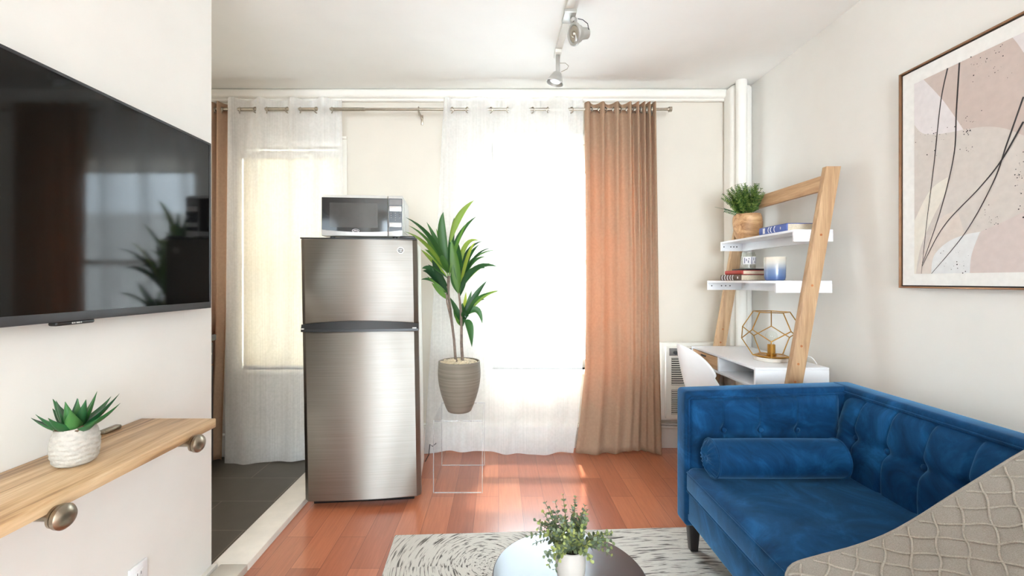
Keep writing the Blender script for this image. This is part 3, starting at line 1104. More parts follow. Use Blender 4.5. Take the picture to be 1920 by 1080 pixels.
def outlet():
    t = thing('wall_outlet', 'white duplex wall outlet low on the left wall under the shelf', 'outlet', (TVX, 1.455, 0.228))
    MB().box((TVX + 0.0005, 1.418, 0.162), (TVX + 0.008, 1.492, 0.279), 0.003).build('plate', M['whiteplastic'], t)
    for z in (0.245, 0.196):
        r = MB().box((TVX + 0.007, 1.438, z - 0.014), (TVX + 0.0095, 1.472, z + 0.014), 0.0012).build('receptacle', M['whiteplastic'], t)
        for ya, yb, za, zb in ((1.446, 1.448, -0.003, 0.007), (1.461, 1.463, -0.003, 0.006), (1.452, 1.457, -0.011, -0.007)):
            MB().box((TVX + 0.0093, ya, z + za), (TVX + 0.0098, yb, z + zb)).build('slot', M['shadowgap'], r, smooth=False)


outlet()


# ------------------------------------------------------------------ kitchen beyond
def kitchen():
    x0, x1, y0, y1 = KL + 0.002, -1.885, 1.95, 2.93
    t = thing('kitchen_cabinet', 'dark espresso kitchen base cabinet just behind the tan drape', 'cabinet', ((x0 + x1) / 2, 2.45, -0.065))
    MB().box((x0, y0, -0.063), (x1 - 0.02, y1, 0.815), 0.003).build('body', M['darkwood'], t)
    MB().box((x0, y0 - 0.01, 0.815), (x1 + 0.012, y1 + 0.01, 0.855), 0.005).build('countertop', M['softblack'], t, label='black countertop')
    for ya, yb in ((y0 + 0.005, y0 + 0.485), (y0 + 0.495, y1 - 0.005)):
        d = MB().box((x1 - 0.02, ya, 0.66), (x1, yb, 0.80), 0.003).build('drawer', M['darkwood'], t)
        MB().ball((x1 + 0.014, (ya + yb) / 2 + 0.18, 0.735), 0.013, 3).tube([(x1, (ya + yb) / 2 + 0.18, 0.735), (x1 + 0.01, (ya + yb) / 2 + 0.18, 0.735)], 0.006).build('knob', M['nickel'], d)
        d = MB().box((x1 - 0.02, ya, 0.02), (x1, yb, 0.65), 0.003).build('door', M['darkwood'], t)
        MB().ball((x1 + 0.014, ya + 0.06, 0.58), 0.013, 3).tube([(x1, ya + 0.06, 0.58), (x1 + 0.01, ya + 0.06, 0.58)], 0.006).build('knob', M['nickel'], d)
    b = MB().box((-2.3, 2.88, 0.8555), (-1.9, 2.905, 1.16), 0.006).build('cutting_board', M['orangewood'])
    tag(re_origin(b, (-2.1, 2.89, 0.8555)), 'orange-brown wooden board standing on the black kitchen counter', 'cutting board')


kitchen()


# ------------------------------------------------------------------ fridge and microwave
FR_O = Vector((-0.734, 2.365, 0.0))
FR_A = math.radians(6.0)


def fridge():
    t = thing('refrigerator', 'brushed stainless top-freezer refrigerator standing at the end of the threshold', 'refrigerator', FR_O, (0, 0, FR_A))
    W, Dp = 0.607, 0.52
    hw = W / 2

    def shear(mb):      # it leans a touch on the old floor
        for v in mb.bm.verts:
            v.co.x -= 0.0165 * (v.co.z - 0.7)
        return mb

    def door(z0, z1, bow_top=False, bow_bot=False):
        mb = MB()
        n = 28
        # plan outline: flat back, gently bowed front with rounded corners
        pl = []
        for k in range(n + 1):
            s = -1 + 2 * k / n
            e = max(0.0, (abs(s) - 0.93) / 0.07)
            y = -0.012 * (1 - s * s) + 0.022 * (1 - math.sqrt(max(0, 1 - e * e)))
            pl.append((s * hw, y))
        tt = bmesh.new()
        cols = []
        for x, y in pl:
            s = x / hw
            zb = z0 + (0.018 * (1 - s * s) if bow_bot else 0)
            zt = z1
            cols.append([tt.verts.new((x, y + 0.004, zb)), tt.verts.new((x, y, zb + 0.006)), tt.verts.new((x, y, zt - 0.006)), tt.verts.new((x, y + 0.004, zt)),
                         tt.verts.new((x, 0.062, zt)), tt.verts.new((x, 0.062, zb))])
        for a, b in zip(cols, cols[1:]):
            for k in range(6):
                k2 = (k + 1) % 6
                tt.faces.new((a[k], b[k], b[k2], a[k2]))
        tt.faces.new(list(reversed(cols[0])))
        tt.faces.new(cols[-1])
        bmesh.ops.recalc_face_normals(tt, faces=tt.faces)
        mb._add(tt)
        return mb
    b = MB()
    b.box((-hw + 0.014, 0.07, 0.035), (hw - 0.014, Dp, 1.432), 0.006)
    shear(b).build('body', M['metalwhite'], t, local=True)
    k = MB().box((-hw + 0.03, 0.06, 0.0), (hw - 0.04, 0.1, 0.036), 0.003)
    shear(k).build('toe_grille', M['black'], t, local=True)
    for fx in (-hw + 0.05, hw - 0.05):
        shear(MB().box((fx - 0.02, 0.45, 0.0), (fx + 0.02, 0.5, 0.036), 0.003)).build('foot', M['black'], t, local=True)
    fd = shear(door(0.978, 1.430, bow_bot=True)).build('freezer_door', M['steel'], t, local=True)
    rd = shear(door(0.042, 0.938)).build('fridge_door', M['steel'], t, local=True)
    h = MB()        # black grip mouldings between the doors
    for z0, z1, bow in ((0.9385, 0.951, 0.0), (0.9515, 0.977, 0.018)):
        pts = []
        n = 20
        tt = bmesh.new()
        cols = []
        for k in range(n + 1):
            s = -1 + 2 * k / n
            x = s * (hw + 0.002)
            y = -0.014 * (1 - s * s) - 0.003
            zt = z1 + bow * (1 - s * s)
            cols.append([tt.verts.new((x, y, z0)), tt.verts.new((x, y + (0.01 if bow else 0.0), zt)), tt.verts.new((x, 0.06, zt)), tt.verts.new((x, 0.06, z0))])
        for a, bb in zip(cols, cols[1:]):
            for k in range(4):
                k2 = (k + 1) % 4
                tt.faces.new((a[k], bb[k], bb[k2], a[k2]))
        tt.faces.new(list(reversed(cols[0])))
        tt.faces.new(cols[-1])
        bmesh.ops.recalc_face_normals(tt, faces=tt.faces)
        h._add(tt)
    shear(h).build('grip', M['black'], t, local=True, label='black grip moulding between the doors')
    for xa_, xb_ in ((hw - 0.03, hw - 0.008), (-hw + 0.002, -hw + 0.016)):
        shear(MB().box((xa_, -0.012, 0.952), (xb_, 0.0, 0.958), 0.001)).build('hinge', M['silver'], t, local=True)
    cp = MB().box((-hw, 0.002, 1.4305), (hw, 0.064, 1.438), 0.002).box((hw - 0.09, 0.004, 1.438), (hw - 0.01, 0.1, 1.451), 0.004)
    shear(cp).build('top_cap', M['black'], t, local=True)
    bd = MB()
    bx, bz = hw - 0.085, 1.372
    by = -0.012 * (1 - (bx / hw) ** 2)
    bd.tube([(bx, by, bz), (bx, by - 0.003, bz)], 0.016, 28)
    bo = shear(bd).build('badge', M['midgrey'], fd, local=True, label='round chrome badge')
    rg = MB().ring((bx, by - 0.003, bz), (0, 1, 0), 0.0165, 0.0018, 28, 6)
    shear(rg).build('rim', M['nickel'], bo, local=True)
    sw = MB()
    for kx in (-1, 1):      # curled monogram
        pts = [(bx + kx * (0.0045 + 0.0048 * math.cos(a * kx + 0.6)) * 1.0, by - 0.0035, bz + 0.0075 * math.sin(a)) for a in [i * 0.42 for i in range(14)]]
        sw.tube(pts, 0.0011, 6)
    shear(sw).build('monogram', M['silver'], bo, local=True)


fridge()


def microwave():
    base = Vector((-0.734, 2.365, 1.4392)) + Matrix.Rotation(FR_A, 3, 'Z') @ Vector((0.006, 0.06, 0))
    t = thing('microwave', 'small silver and black microwave oven sitting on top of the fridge', 'microwave', base, (0, 0, FR_A))
    hw, dp, z0, z1 = 0.2175, 0.33, 0.014, 0.239
    ox = -0.012
    b = MB().box((ox - hw, 0.03, z0), (ox + hw, dp, z1), 0.006)
    b.box((ox + hw - 0.002, 0.06, z0 + 0.03), (ox + hw + 0.004, dp - 0.03, z1 - 0.012), 0.004)
    b.build('body', M['silver'], t, local=True)
    for x in (-0.17, 0.17):
        for y in (0.05, dp - 0.04):
            MB().tube([(ox + x, y, 0), (ox + x, y, z0 + 0.002)], 0.014, 12).build('foot', M['black'], t, local=True)
    xs = ox + 0.137        # door / panel split
    d = MB().box((ox - hw, 0.0, z0), (xs - 0.001, 0.032, z1), 0.004)
    do = d.build('door', M['silver'], t, local=True)
    g = MB()

    def curve(x):
        s = (x - ox) / hw
        return z0 + 0.022 + 0.012 * s * s
    n = 16
    xa, xb = ox - hw + 0.003, xs - 0.002
    pts = [(xa + (xb - xa) * k / n, -0.0015, curve(xa + (xb - xa) * k / n)) for k in range(n + 1)] + [(xb, -0.0015, z1 - 0.016), (xa, -0.0015, z1 - 0.016)]
    g.prism(pts, (0, 0.0035, 0))
    g.build('glass_front', M['darkglass'], do, smooth=False, local=True, label='black glass front')
    wv = MB().box((ox - hw + 0.044, -0.0024, z0 + 0.046), (xs - 0.055, -0.0016, z1 - 0.044))
    wv.build('viewing_window', M['ovenwindow'], do, smooth=False, local=True, label='smoked grey viewing window')
    lg = MB()
    lx, lz = ox - 0.035, z0 + 0.029
    lg.tube([(lx + 0.019 * math.cos(a), -0.0026, lz + 0.0085 * math.sin(a)) for a in [i * PI / 14 for i in range(29)]], 0.0009, 6, caps=False)
    for k, sx_ in enumerate((-0.012, -0.006, 0.0, 0.006, 0.011)):
        lg.box((lx + sx_ - 0.0016, -0.003, lz - 0.0025), (lx + sx_ + 0.0016, -0.0022, lz + (0.004 if k in (1, 2) else 0.0022)), 0.0004)
    lg.build('logo', M['lettering'], do, local=True, label='small white oval logo')
    p = MB().box((xs + 0.001, 0.0, z0), (ox + hw, 0.032, z1), 0.004)
    po = p.build('control_panel', M['silver'], t, local=True)
    pa, pb = xs + 0.004, ox + hw - 0.003
    q = MB()
    pts = [(pa + (pb - pa) * k / 6, -0.0012, curve(pa + (pb - pa) * k / 6)) for k in range(7)] + [(pb, -0.0012, z1 - 0.016), (pa, -0.0012, z1 - 0.016)]
    q.prism(pts, (0, 0.003, 0))
    q.build('panel_face', M['softblack'], po, smooth=False, local=True)
    MB().box((pa + 0.003, -0.002, z1 - 0.052), (pb - 0.003, -0.001, z1 - 0.02)).build('display', M['midgrey'], po, smooth=False, local=True, label='grey display')
    for za, zb in ((z1 - 0.087, z1 - 0.058), (z0 + 0.052, z0 + 0.076)):
        MB().box((pa + 0.004, -0.003, za), (pb - 0.004, -0.001, zb), 0.0006).build('button_bar', M['silver'], po, local=True)
    for r_ in range(4):
        for c_ in range(3):
            x = pa + 0.014 + c_ * (pb - pa - 0.028) / 2
            z = z1 - 0.097 - r_ * 0.0125
            if r_ == 3 and c_ != 1:
                continue
            MB().box((x - 0.0026, -0.0024, z - 0.0022), (x + 0.0026, -0.001, z + 0.0022), 0.0006).build('button', M['midgrey'], po, local=True)


microwave()


# ------------------------------------------------------------------ dracaena on its clear stand
def plant_stand():
    x0, x1, y0, y1, zt = -0.373, -0.091, 2.517, 2.894, 0.415
    t = thing('plant_stand', 'clear acrylic pedestal holding the tall potted plant', 'plant stand', ((x0 + x1) / 2, (y0 + y1) / 2, 0))
    th = 0.008
    MB().box((x0, y0, zt - th), (x1, y1, zt), 0.001).build('top', M['acrylic'], t, smooth=False)
    MB().box((x0, y0, 0.001), (x0 + th, y1, zt - th)).build('side_panel', M['acrylic'], t, smooth=False)
    MB().box((x1 - th, y0, 0.001), (x1, y1, zt - th)).build('side_panel', M['acrylic'], t, smooth=False)
    g = 0.004
    for lo, hi in (((x0 + th, y0, 0.001), (x1 - th, y0 + g, 0.006)), ((x0 + th, y1 - g, 0.001), (x1 - th, y1, 0.006)),
                   ((x0, y0, zt - th), (x1, y0 + g, zt)), ((x0, y1 - g, zt - th), (x1, y1, zt)),
                   ((x0, y0, 0.001), (x0 + g, y0 + g, zt)), ((x1 - g, y0, 0.001), (x1, y0 + g, zt)),
                   ((x0, y1 - g, 0.001), (x0 + g, y1, zt)), ((x1 - g, y1 - g, 0.001), (x1, y1, zt))):
        MB().box(lo, hi).build('edge_strip', M['acrylicedge'], t, smooth=False)


plant_stand()


def dracaena():
    c = Vector((-0.240, 2.70, 0.4155))
    t = thing('potted_dracaena', 'tall leafy dracaena in a tapered taupe pot on the clear stand', 'plant', c)
    prof = [(0, 0), (0.066, 0), (0.072, 0.004)]
    for i in range(1, 25):
        s = i / 24
        prof.append((0.072 + 0.058 * math.sin(PI / 2 * min(1, s * 1.28)) ** 0.9 - 0.004 * max(0, s - 0.78) / 0.22, 0.004 + 0.300 * s))
    prof += [(0.120, 0.306), (0.116, 0.302), (0.116, 0.288), (0, 0.288)]
    MB().lathe(prof, c, 56).build('pot', M['potstone'], t)
    pb = MB()
    for k in range(330):
        a, r = random.uniform(0, 2 * PI), 0.110 * math.sqrt(random.random())
        pb.ball(c + Vector((r * math.cos(a), r * math.sin(a), 0.292 + 0.018 * (1 - r / 0.112) + random.uniform(0, 0.006))), random.uniform(0.006, 0.011), 1, (1.25, 1, 0.7), jit=0.15)
    o = pb.build('pebbles', M['pebble'], t)
    o['kind'] = 'stuff'
    D = 2.70

    def q(cx, cy, d=0.0):      # place measured on the plant, with its own depth
        return at(750 + cx / 3.176, 360 + cy / 3.176, D + d)
    MB().tube([q(332, 1010, 0.0), q(322, 880, 0.0), q(300, 700, 0.01), q(287, 600, 0.01), q(290, 500, 0.0)], [0.0085, 0.008, 0.0078, 0.008, 0.010], 10).build('stem', M['stem'], t)
    MB().tube([q(372, 1005, -0.02), q(366, 900, -0.02), q(366, 800, -0.03), q(362, 700, -0.03), q(350, 600, -0.02)], [0.0095, 0.009, 0.008, 0.0075, 0.006], 10).build('stem', M['stem'], t)
    MB().tube([q(322, 880, 0.0), q(304, 760, -0.03), q(280, 660, -0.05), q(275, 600, -0.06)], [0.006, 0.006, 0.005, 0.004], 8).build('stem', M['stem'], t)
    f = MB()
    # (base, bend, tip, width in m, depth of bend and tip, way it faces)
    LV = [
        ((285, 470), (205, 240), (32, 150), .032, -.16, -.33), ((280, 480), (190, 270), (48, 198), .024, -.14, -.32), ((278, 480), (175, 285), (25, 235), .026, -.15, -.36),
        ((285, 470), (228, 230), (258, 118), .062, -.05, -.04), ((292, 460), (310, 300), (322, 150), .045, .06, .10), ((300, 300), (330, 130), (442, 48), .046, .02, .04),
        ((295, 460), (330, 240), (455, 145), .040, .05, .12), ((285, 470), (245, 330), (158, 178), .040, .02, .03), ((280, 480), (200, 330), (150, 270), .036, .05, .09),
        ((285, 480), (235, 400), (145, 340), .050, -.06, -.12), ((275, 500), (190, 400), (124, 342), .030, .06, .12), ((280, 560), (190, 430), (130, 455), .050, .03, .05),
        ((275, 580), (190, 470), (135, 470), .050, -.05, -.09), ((278, 590), (200, 500), (124, 522), .026, .02, .05), ((285, 640), (235, 590), (188, 540), .036, -.02, -.04),
        ((282, 610), (225, 470), (190, 400), .048, -.05, -.08), ((290, 480), (262, 420), (205, 300), .042, -.07, -.10), ((275, 600), (225, 540), (180, 440), .050, .02, .02),
        ((352, 610), (330, 430), (305, 285), .066, -.05, -.06), ((350, 600), (365, 420), (345, 300), .058, -.02, -.01), ((352, 600), (375, 400), (472, 312), .044, .02, .06),
        ((350, 590), (350, 330), (490, 292), .026, .05, .12), ((355, 560), (400, 360), (572, 345), .022, .06, .14), ((352, 590), (400, 400), (505, 385), .034, -.03, -.07),
        ((355, 600), (430, 395), (582, 445), .040, .03, .08), ((352, 610), (400, 430), (512, 452), .040, -.05, -.12), ((340, 560), (355, 250), (470, 290), .034, .04, .08),
        ((350, 600), (320, 480), (300, 400), .055, .03, .05), ((352, 590), (372, 470), (440, 330), .038, -.04, -.07),
        ((355, 620), (385, 520), (375, 440), .05, .02, .0), ((345, 600), (300, 520), (318, 430), .045, -.04, -.05),
        ((378, 780), (420, 640), (518, 528), .044, -.02, -.03), ((380, 760), (460, 600), (594, 588), .030, .03, .08), ((378, 720), (420, 640), (505, 640), .034, .04, .08),
        ((375, 780), (400, 690), (426, 588), .034, .02, .02), ((372, 760), (390, 680), (393, 595), .030, .04, .05), ((385, 740), (470, 640), (490, 785), .044, -.02, -.03),
        ((388, 770), (415, 760), (428, 925), .056, -.04, -.05), ((370, 780), (330, 700), (298, 628), .040, -.03, -.05), ((368, 790), (335, 730), (325, 668), .046, .02, .03),
        ((378, 760), (385, 700), (408, 742), .046, -.06, -.08), ((292, 500), (330, 300), (400, 180), .026, -.06, -.12), ((285, 500), (240, 300), (215, 215), .024, .05, .10), ((290, 520), (240, 480), (165, 430), .024, -.08, -.15),
        ((350, 610), (420, 350), (540, 335), .022, -.05, -.14), ((352, 600), (410, 460), (545, 420), .024, .08, .16), ((350, 600), (400, 330), (450, 300), .024, -.08, -.14),
        ((380, 760), (440, 610), (545, 600), .022, -.06, -.12), ((378, 770), (440, 650), (470, 570), .024, .05, .10), ((280, 600), (220, 560), (160, 500), .024, -.08, -.14),
        ((372, 800), (372, 720), (372, 660), .05, -.02, -.02), ((365, 800), (345, 760), (330, 690), .045, .0, .0),
    ]
    for i, (b, m, p, wd, d1, d2) in enumerate(LV):
        fa = Vector((random.uniform(-0.5, 0.5), -1, random.uniform(0.0, 0.7)))
        bd = -0.02 if b[0] > 340 else 0.0
        f.leaf(q(b[0], b[1], bd), q(m[0], m[1], d1), q(p[0], p[1], d2), wd * 0.88, fa, 10, 0.22)
    f.build('foliage', M['leaf'], t, angle=80)


dracaena()


def floor_cord():
    p = [Vector((at(797, 833, 2.95).x, 2.95, 0.0035)), Vector((at(804, 833, 2.95).x, 2.95, 0.05)), at(806, 833, 2.95), at(811, 837, 2.95), at(818, 831, 2.95)]
    o = MB().tube(p, 0.003, 6).build('power_cord', M['black'])
    tag(re_origin(o, p[0]), 'short black cord end beside the fridge near the clear stand', 'cord')


# ------------------------------------------------------------------ rug, table, little plant
def rug():
    a = math.atan2(0.068, 1.41)
    t = MB()
    Lx, Ly, h = 1.80, 1.75, 0.011
    t.box((0, -Ly, 0.0005), (Lx, 0, h), 0.004)
    o = t.build('rug', M['rug'])
    o.location = (-0.49, 2.088, 0)
    o.rotation_euler = (0, 0, a)
    tag(o, 'cream rug with broken charcoal arc strokes under table and sofa', 'rug')


rug()
TC = Vector((0.189, 1.19, 0.0115))
TZ = 0.42


def coffee_table():
    t = thing('coffee_table', 'small round black side table standing on the patterned rug', 'table', TC)
    R = 0.206
    MB().lathe([(0, TZ - 0.02), (R - 0.004, TZ - 0.02), (R, TZ - 0.016), (R, TZ - 0.003), (R - 0.003, TZ), (0, TZ)], (TC.x, TC.y, 0), 96).build('top', M['tabletop'], t)
    MB().lathe([(R - 0.035, TZ - 0.05), (R - 0.03, TZ - 0.05), (R - 0.03, TZ - 0.02), (R - 0.035, TZ - 0.02), (R - 0.035, TZ - 0.05)], (TC.x, TC.y, 0), 64).build('apron', M['softblack'], t)
    for k in range(3):
        a = k * 2 * PI / 3 + 0.5
        d = Vector((math.cos(a), math.sin(a), 0))
        b = Vector((TC.x, TC.y, 0))
        MB().tube([b + d * 0.13 + Vector((0, 0, TZ - 0.02)), b + d * 0.185 + Vector((0, 0, 0.0118))], [0.013, 0.009], 12).build('leg', M['softblack'], t)


coffee_table()


def eucalyptus():
    c = Vector((0.189, 1.165, TZ + 0.0005))
    t = thing('potted_eucalyptus', 'little grey-green eucalyptus in a white pot on the round table', 'plant', c)
    MB().lathe([(0, 0), (0.027, 0), (0.031, 0.003), (0.037, 0.022), (0.0395, 0.042), (0.039, 0.062), (0.0365, 0.086), (0.0345, 0.088), (0.033, 0.086), (0.034, 0.076), (0, 0.076)], c, 48).build('pot', M['ceramic'], t)
    MB().lathe([(0.0335, 0.0762), (0.02, 0.079), (0, 0.080)], c, 24).build('soil', M['soil'], t)
    st, lf = MB(), MB()
    rnd = random.Random(4)
    for k in range(58):
        az = rnd.uniform(0, 2 * PI)
        el = rnd.uniform(0.02, 1.45) if k > 12 else rnd.uniform(-0.25, 0.5)
        ln = rnd.uniform(0.07, 0.098) * (1.12 if el > 1.0 else 1.0)
        d = Vector((math.cos(az) * math.cos(el), math.sin(az) * math.cos(el), math.sin(el)))
        p0 = c + Vector((0.018 * math.cos(az), 0.018 * math.sin(az), 0.082))
        p1 = p0 + Vector((d.x * ln * 0.4, d.y * ln * 0.4, ln * 0.42 + 0.006))
        p2 = p0 + d * ln + Vector((0, 0, 0.012 + rnd.uniform(0, 0.006)))
        pts = [p0 * (1 - s) ** 2 + p1 * 2 * s * (1 - s) + p2 * s * s for s in [i / 6 for i in range(7)]]
        st.tube(pts, 0.0007, 5)
        m = 8
        for j in range(m):
            s = 0.2 + 0.8 * j / (m - 1)
            p = p0 * (1 - s) ** 2 + p1 * 2 * s * (1 - s) + p2 * s * s
            dd = ((p1 - p0) * (1 - s) + (p2 - p1) * s).normalized()
            sz = rnd.uniform(0.011, 0.0155) * (1 - 0.45 * s)
            for sg in (-1, 1):
                o = dd.orthogonal().normalized()
                o.rotate(Matrix.Rotation(j * PI / 2 + rnd.uniform(-0.5, 0.5), 3, dd))
                dir_ = (o * sg * 0.9 + dd * 0.55).normalized()
                face = (dd + Vector((rnd.uniform(-.5, .5), rnd.uniform(-.9, .1), rnd.uniform(-.2, .8)))).normalized()
                lf.leaf(p, p + dir_ * sz * 0.6, p + dir_ * sz * 1.25, sz * 1.05, face, 5, 0.12, 0.5, 0.0)
    st.build('stems', M['greenstem'], t)
    lf.build('foliage', M['euca'], t, angle=80)


eucalyptus()

# ------------------------------------------------------------------ sofa
SX0, SX1, SY0, SY1 = 0.81, 1.59, 0.50, 2.02
SEAT = 0.408


def soft_noise(p, s=9.0):
    return noise.noise(Vector(p) * s)


def tuft(s, z, btns, zb, seam_w=0.010):
    """hollow depth of a buttoned pad at (s along, z up)"""
    d = 0.0
    for b in btns:
        ds = s - b
        d += 0.010 * math.exp(-(ds / seam_w) ** 2)
        r2 = ds * ds + (z - zb) ** 2
        d += 0.020 * math.exp(-r2 / 0.026 ** 2)
    d += 0.007 * math.exp(-((z - zb) / 0.022) ** 2)
    return d


def sofa():
    t = thing('sofa', 'blue velvet tuxedo loveseat with button tufting against the right wall', 'sofa', ((SX0 + SX1) / 2, (SY0 + SY1) / 2, 0))
    V = M['velvet']
    MB().box((SX0 + 0.012, SY0 + 0.03, 0.165), (SX1 - 0.02, SY1 - 0.03, 0.300), 0.012, 3).build('base_rail', V, t)
    # seat cushion with a crowned top
    cu = MB()
    xa, xb, ya, yb = SX0, 1.46, SY0 + 0.105, SY1 - 0.105

    def top(u, v):
        x, y = xa + u * (xb - xa), ya + v * (yb - ya)
        e = min(u, 1 - u, 0.12) / 0.12
        e2 = min(v, 1 - v, 0.06) / 0.06
        z = SEAT + 0.012 * math.sin(PI * u) * math.sin(PI * v) ** 0.5 + 0.003 * soft_noise((x, y, 0), 7)
        rnd_ = 0.022 * ((1 - math.sqrt(max(0, 1 - (1 - min(1, e * 2.6)) ** 2))) + 0.8 * (1 - math.sqrt(max(0, 1 - (1 - min(1, e2 * 2.6)) ** 2))))
        return Vector((x, y, z - min(rnd_, 0.03)))
    cu.grid(top, 60, 90)
    cu.box((xa, ya, 0.303), (xb, yb, SEAT - 0.025), 0.012, 3)
    seat = cu.build('seat_cushion', V, t, angle=60)
    MB().tube([(xa + 0.003, ya + 0.01 + (yb - ya - 0.02) * k / 30, SEAT - 0.021) for k in range(31)], 0.0045, 8).build('piping', V, seat)
    MB().tube([(xa + 0.002, ya + 0.01 + (yb - ya - 0.02) * k / 30, 0.306) for k in range(31)], 0.004, 8).build('piping', V, seat)

    def arm(y_out, y_in, sg):
        """sg = +1: the pad looks towards -y"""
        f = MB()
        lo, hi = min(y_out, y_in), max(y_out, y_in)
        zf, zbk = 0.728, 0.752
        f.hexa([(SX0, lo, 0.14), (SX1, lo, 0.14), (SX1, hi, 0.14), (SX0, hi, 0.14)], [(SX0, lo, zf), (SX1, lo, zbk), (SX1, hi, zbk), (SX0, hi, zf)], 0.018, 4)
        a = f.build('arm', V, t)
        btn = [0.969, 1.127, 1.285]
        p = MB()
        xs, xe = SX0 + 0.022, 1.47

        def pad(u, v):
            x = xs + u * (xe - xs)
            zt = zf - 0.030 + (x - SX0) / (SX1 - SX0) * (zbk - zf)
            z = 0.36 + v * (zt - 0.36)
            e = min(u, 1 - u, 0.08) / 0.08
            e2 = min(1 - v, 0.09) / 0.09
            k = math.sin(PI / 2 * e) * math.sin(PI / 2 * e2) if e2 < 1 else math.sin(PI / 2 * e)
            d = 0.030 * k ** 0.6 - tuft(x, z, btn, 0.567) * 0.8
            return Vector((x, y_in - sg * (0.002 + d), z))
        p.grid(pad, 130, 80)
        pd = p.build('arm_pad', V, a, angle=80)
        pp = MB()
        zt0 = zf - 0.026
        pp.tube([(xs - 0.008, y_in - sg * 0.004, 0.2), (xs - 0.008, y_in - sg * 0.004, zt0 - 0.01), (xs, y_in - sg * 0.005, zt0), (xe + 0.06, y_in - sg * 0.005, zf - 0.026 + 0.02)], 0.0045, 8)
        pp.build('piping', V, a)
        for b in btn:
            MB().ball((b, y_in - sg * 0.016, 0.567), 0.011, 2, (1, 0.55, 1)).build('button', V, a)
        return a
    arm(SY1, SY1 - 0.10, 1)
    arm(SY0, SY0 + 0.10, -1)
    # back
    bf = MB().box((1.50, SY0 + 0.005, 0.14), (SX1, SY1 - 0.005, 0.752), 0.018, 4).build('back_frame', V, t)
    MB().tube([(1.497, SY0 + 0.1, 0.728), (1.497, SY1 - 0.1, 0.728)], 0.0045, 8).build('piping', V, bf)
    btn = [1.81, 1.665, 1.52, 1.372, 1.222, 1.07, 0.92, 0.77]
    ya, yb = SY0 + 0.102, SY1 - 0.102
    p = MB()

    def pad(u, v):
        y = ya + u * (yb - ya)
        z = SEAT - 0.04 + v * (0.728 - SEAT + 0.04)
        e = min(u, 1 - u, 0.05) / 0.05
        e2 = min(1 - v, 0.14) / 0.14
        xr = 1.432 + 0.055 * v ** 1.6
        round_ = (1 - math.sin(PI / 2 * e)) * 0.03 + (1 - math.sin(PI / 2 * e2) ** 0.7) * 0.03
        x = xr - 0.018 * math.sin(PI * min(1, v * 1.0)) + round_ + tuft(y, z, btn, 0.567, 0.009) + 0.004 * soft_noise((x_ := 0, y, z), 6)
        return Vector((min(x, 1.502), y, z))
    p.grid(pad, 330, 90)
    bc = p.build('back_cushion', V, t, angle=80)
    for b in btn:
        MB().ball((1.462, b, 0.567), 0.012, 2, (0.6, 1, 1)).build('button', V, bc)
    for x, y, z in ((SX0 + 0.055, SY1 - 0.05, 0.0125), (SX1 - 0.05, SY1 - 0.05, 0.0005), (SX0 + 0.055, SY0 + 0.05, 0.0125), (SX1 - 0.05, SY0 + 0.05, 0.0005)):
        a, b = 0.026, 0.016
        MB().hexa([(x - b, y - b, z), (x + b, y - b, z), (x + b, y + b, z), (x - b, y + b, z)],
                  [(x - a, y - a, 0.17), (x + a, y - a, 0.17), (x + a, y + a, 0.17), (x - a, y + a, 0.17)], 0.002).build('leg', M['blackleg'], t)


sofa()


def bolster():
    y, z, r = 1.785, SEAT + 0.086, 0.076
    xa, xb = SX0 + 0.018, 1.395
    t = thing('bolster_cushion', 'blue velvet bolster cushion lying along the far sofa arm', 'cushion', ((xa + xb) / 2, y, SEAT))
    prof = []
    n = 40
    b = MB()
    pts, rs = [], []
    for k in range(n + 1):
        s = k / n
        pts.append((xa + 0.03 + (xb - xa - 0.06) * s, y, z))
        rs.append(r * (0.985 + 0.018 * math.sin(PI * s)))
    b.tube(pts, rs, 48, caps=False)
    b.build('cover', M['velvet'], t, angle=60)
    for x0, sg in ((xa + 0.03, -1), (xb - 0.03, 1)):
        e = MB()
        tt = bmesh.new()
        rings = []
        for j in range(11):
            q = j / 10
            ring = []
            for k in range(72):
                a = 2 * PI * k / 72
                rr = r * 0.985 * (1 - q)
                pl = 0.0035 * math.sin(a * 18) * math.sin(PI * min(1, q * 1.1 + 0.05))
                xx = x0 + sg * (0.026 * math.sin(PI / 2 * min(1, q * 1.5)) - 0.006 * max(0, (q - 0.75) / 0.25) + pl)
                ring.append(tt.verts.new((xx, y + rr * math.cos(a), z + rr * math.sin(a))))
            rings.append(ring)
        for a_, b_ in zip(rings, rings[1:]):
            for k in range(72):
                tt.faces.new((a_[k], a_[(k + 1) % 72], b_[(k + 1) % 72], b_[k]))
        bmesh.ops.remove_doubles(tt, verts=tt.verts, dist=1e-5)
        bmesh.ops.recalc_face_normals(tt, faces=tt.faces)
        e._add(tt)
        e.ball((x0 + sg * 0.023, y, z), 0.008, 2, (0.5, 1, 1))
        e.build('gathered_end', M['velvet'], t, angle=80)
        MB().ring((x0, y, z), (1, 0, 0), r * 0.985, 0.004, 48, 8).build('piping', M['velvet'], t)


bolster()


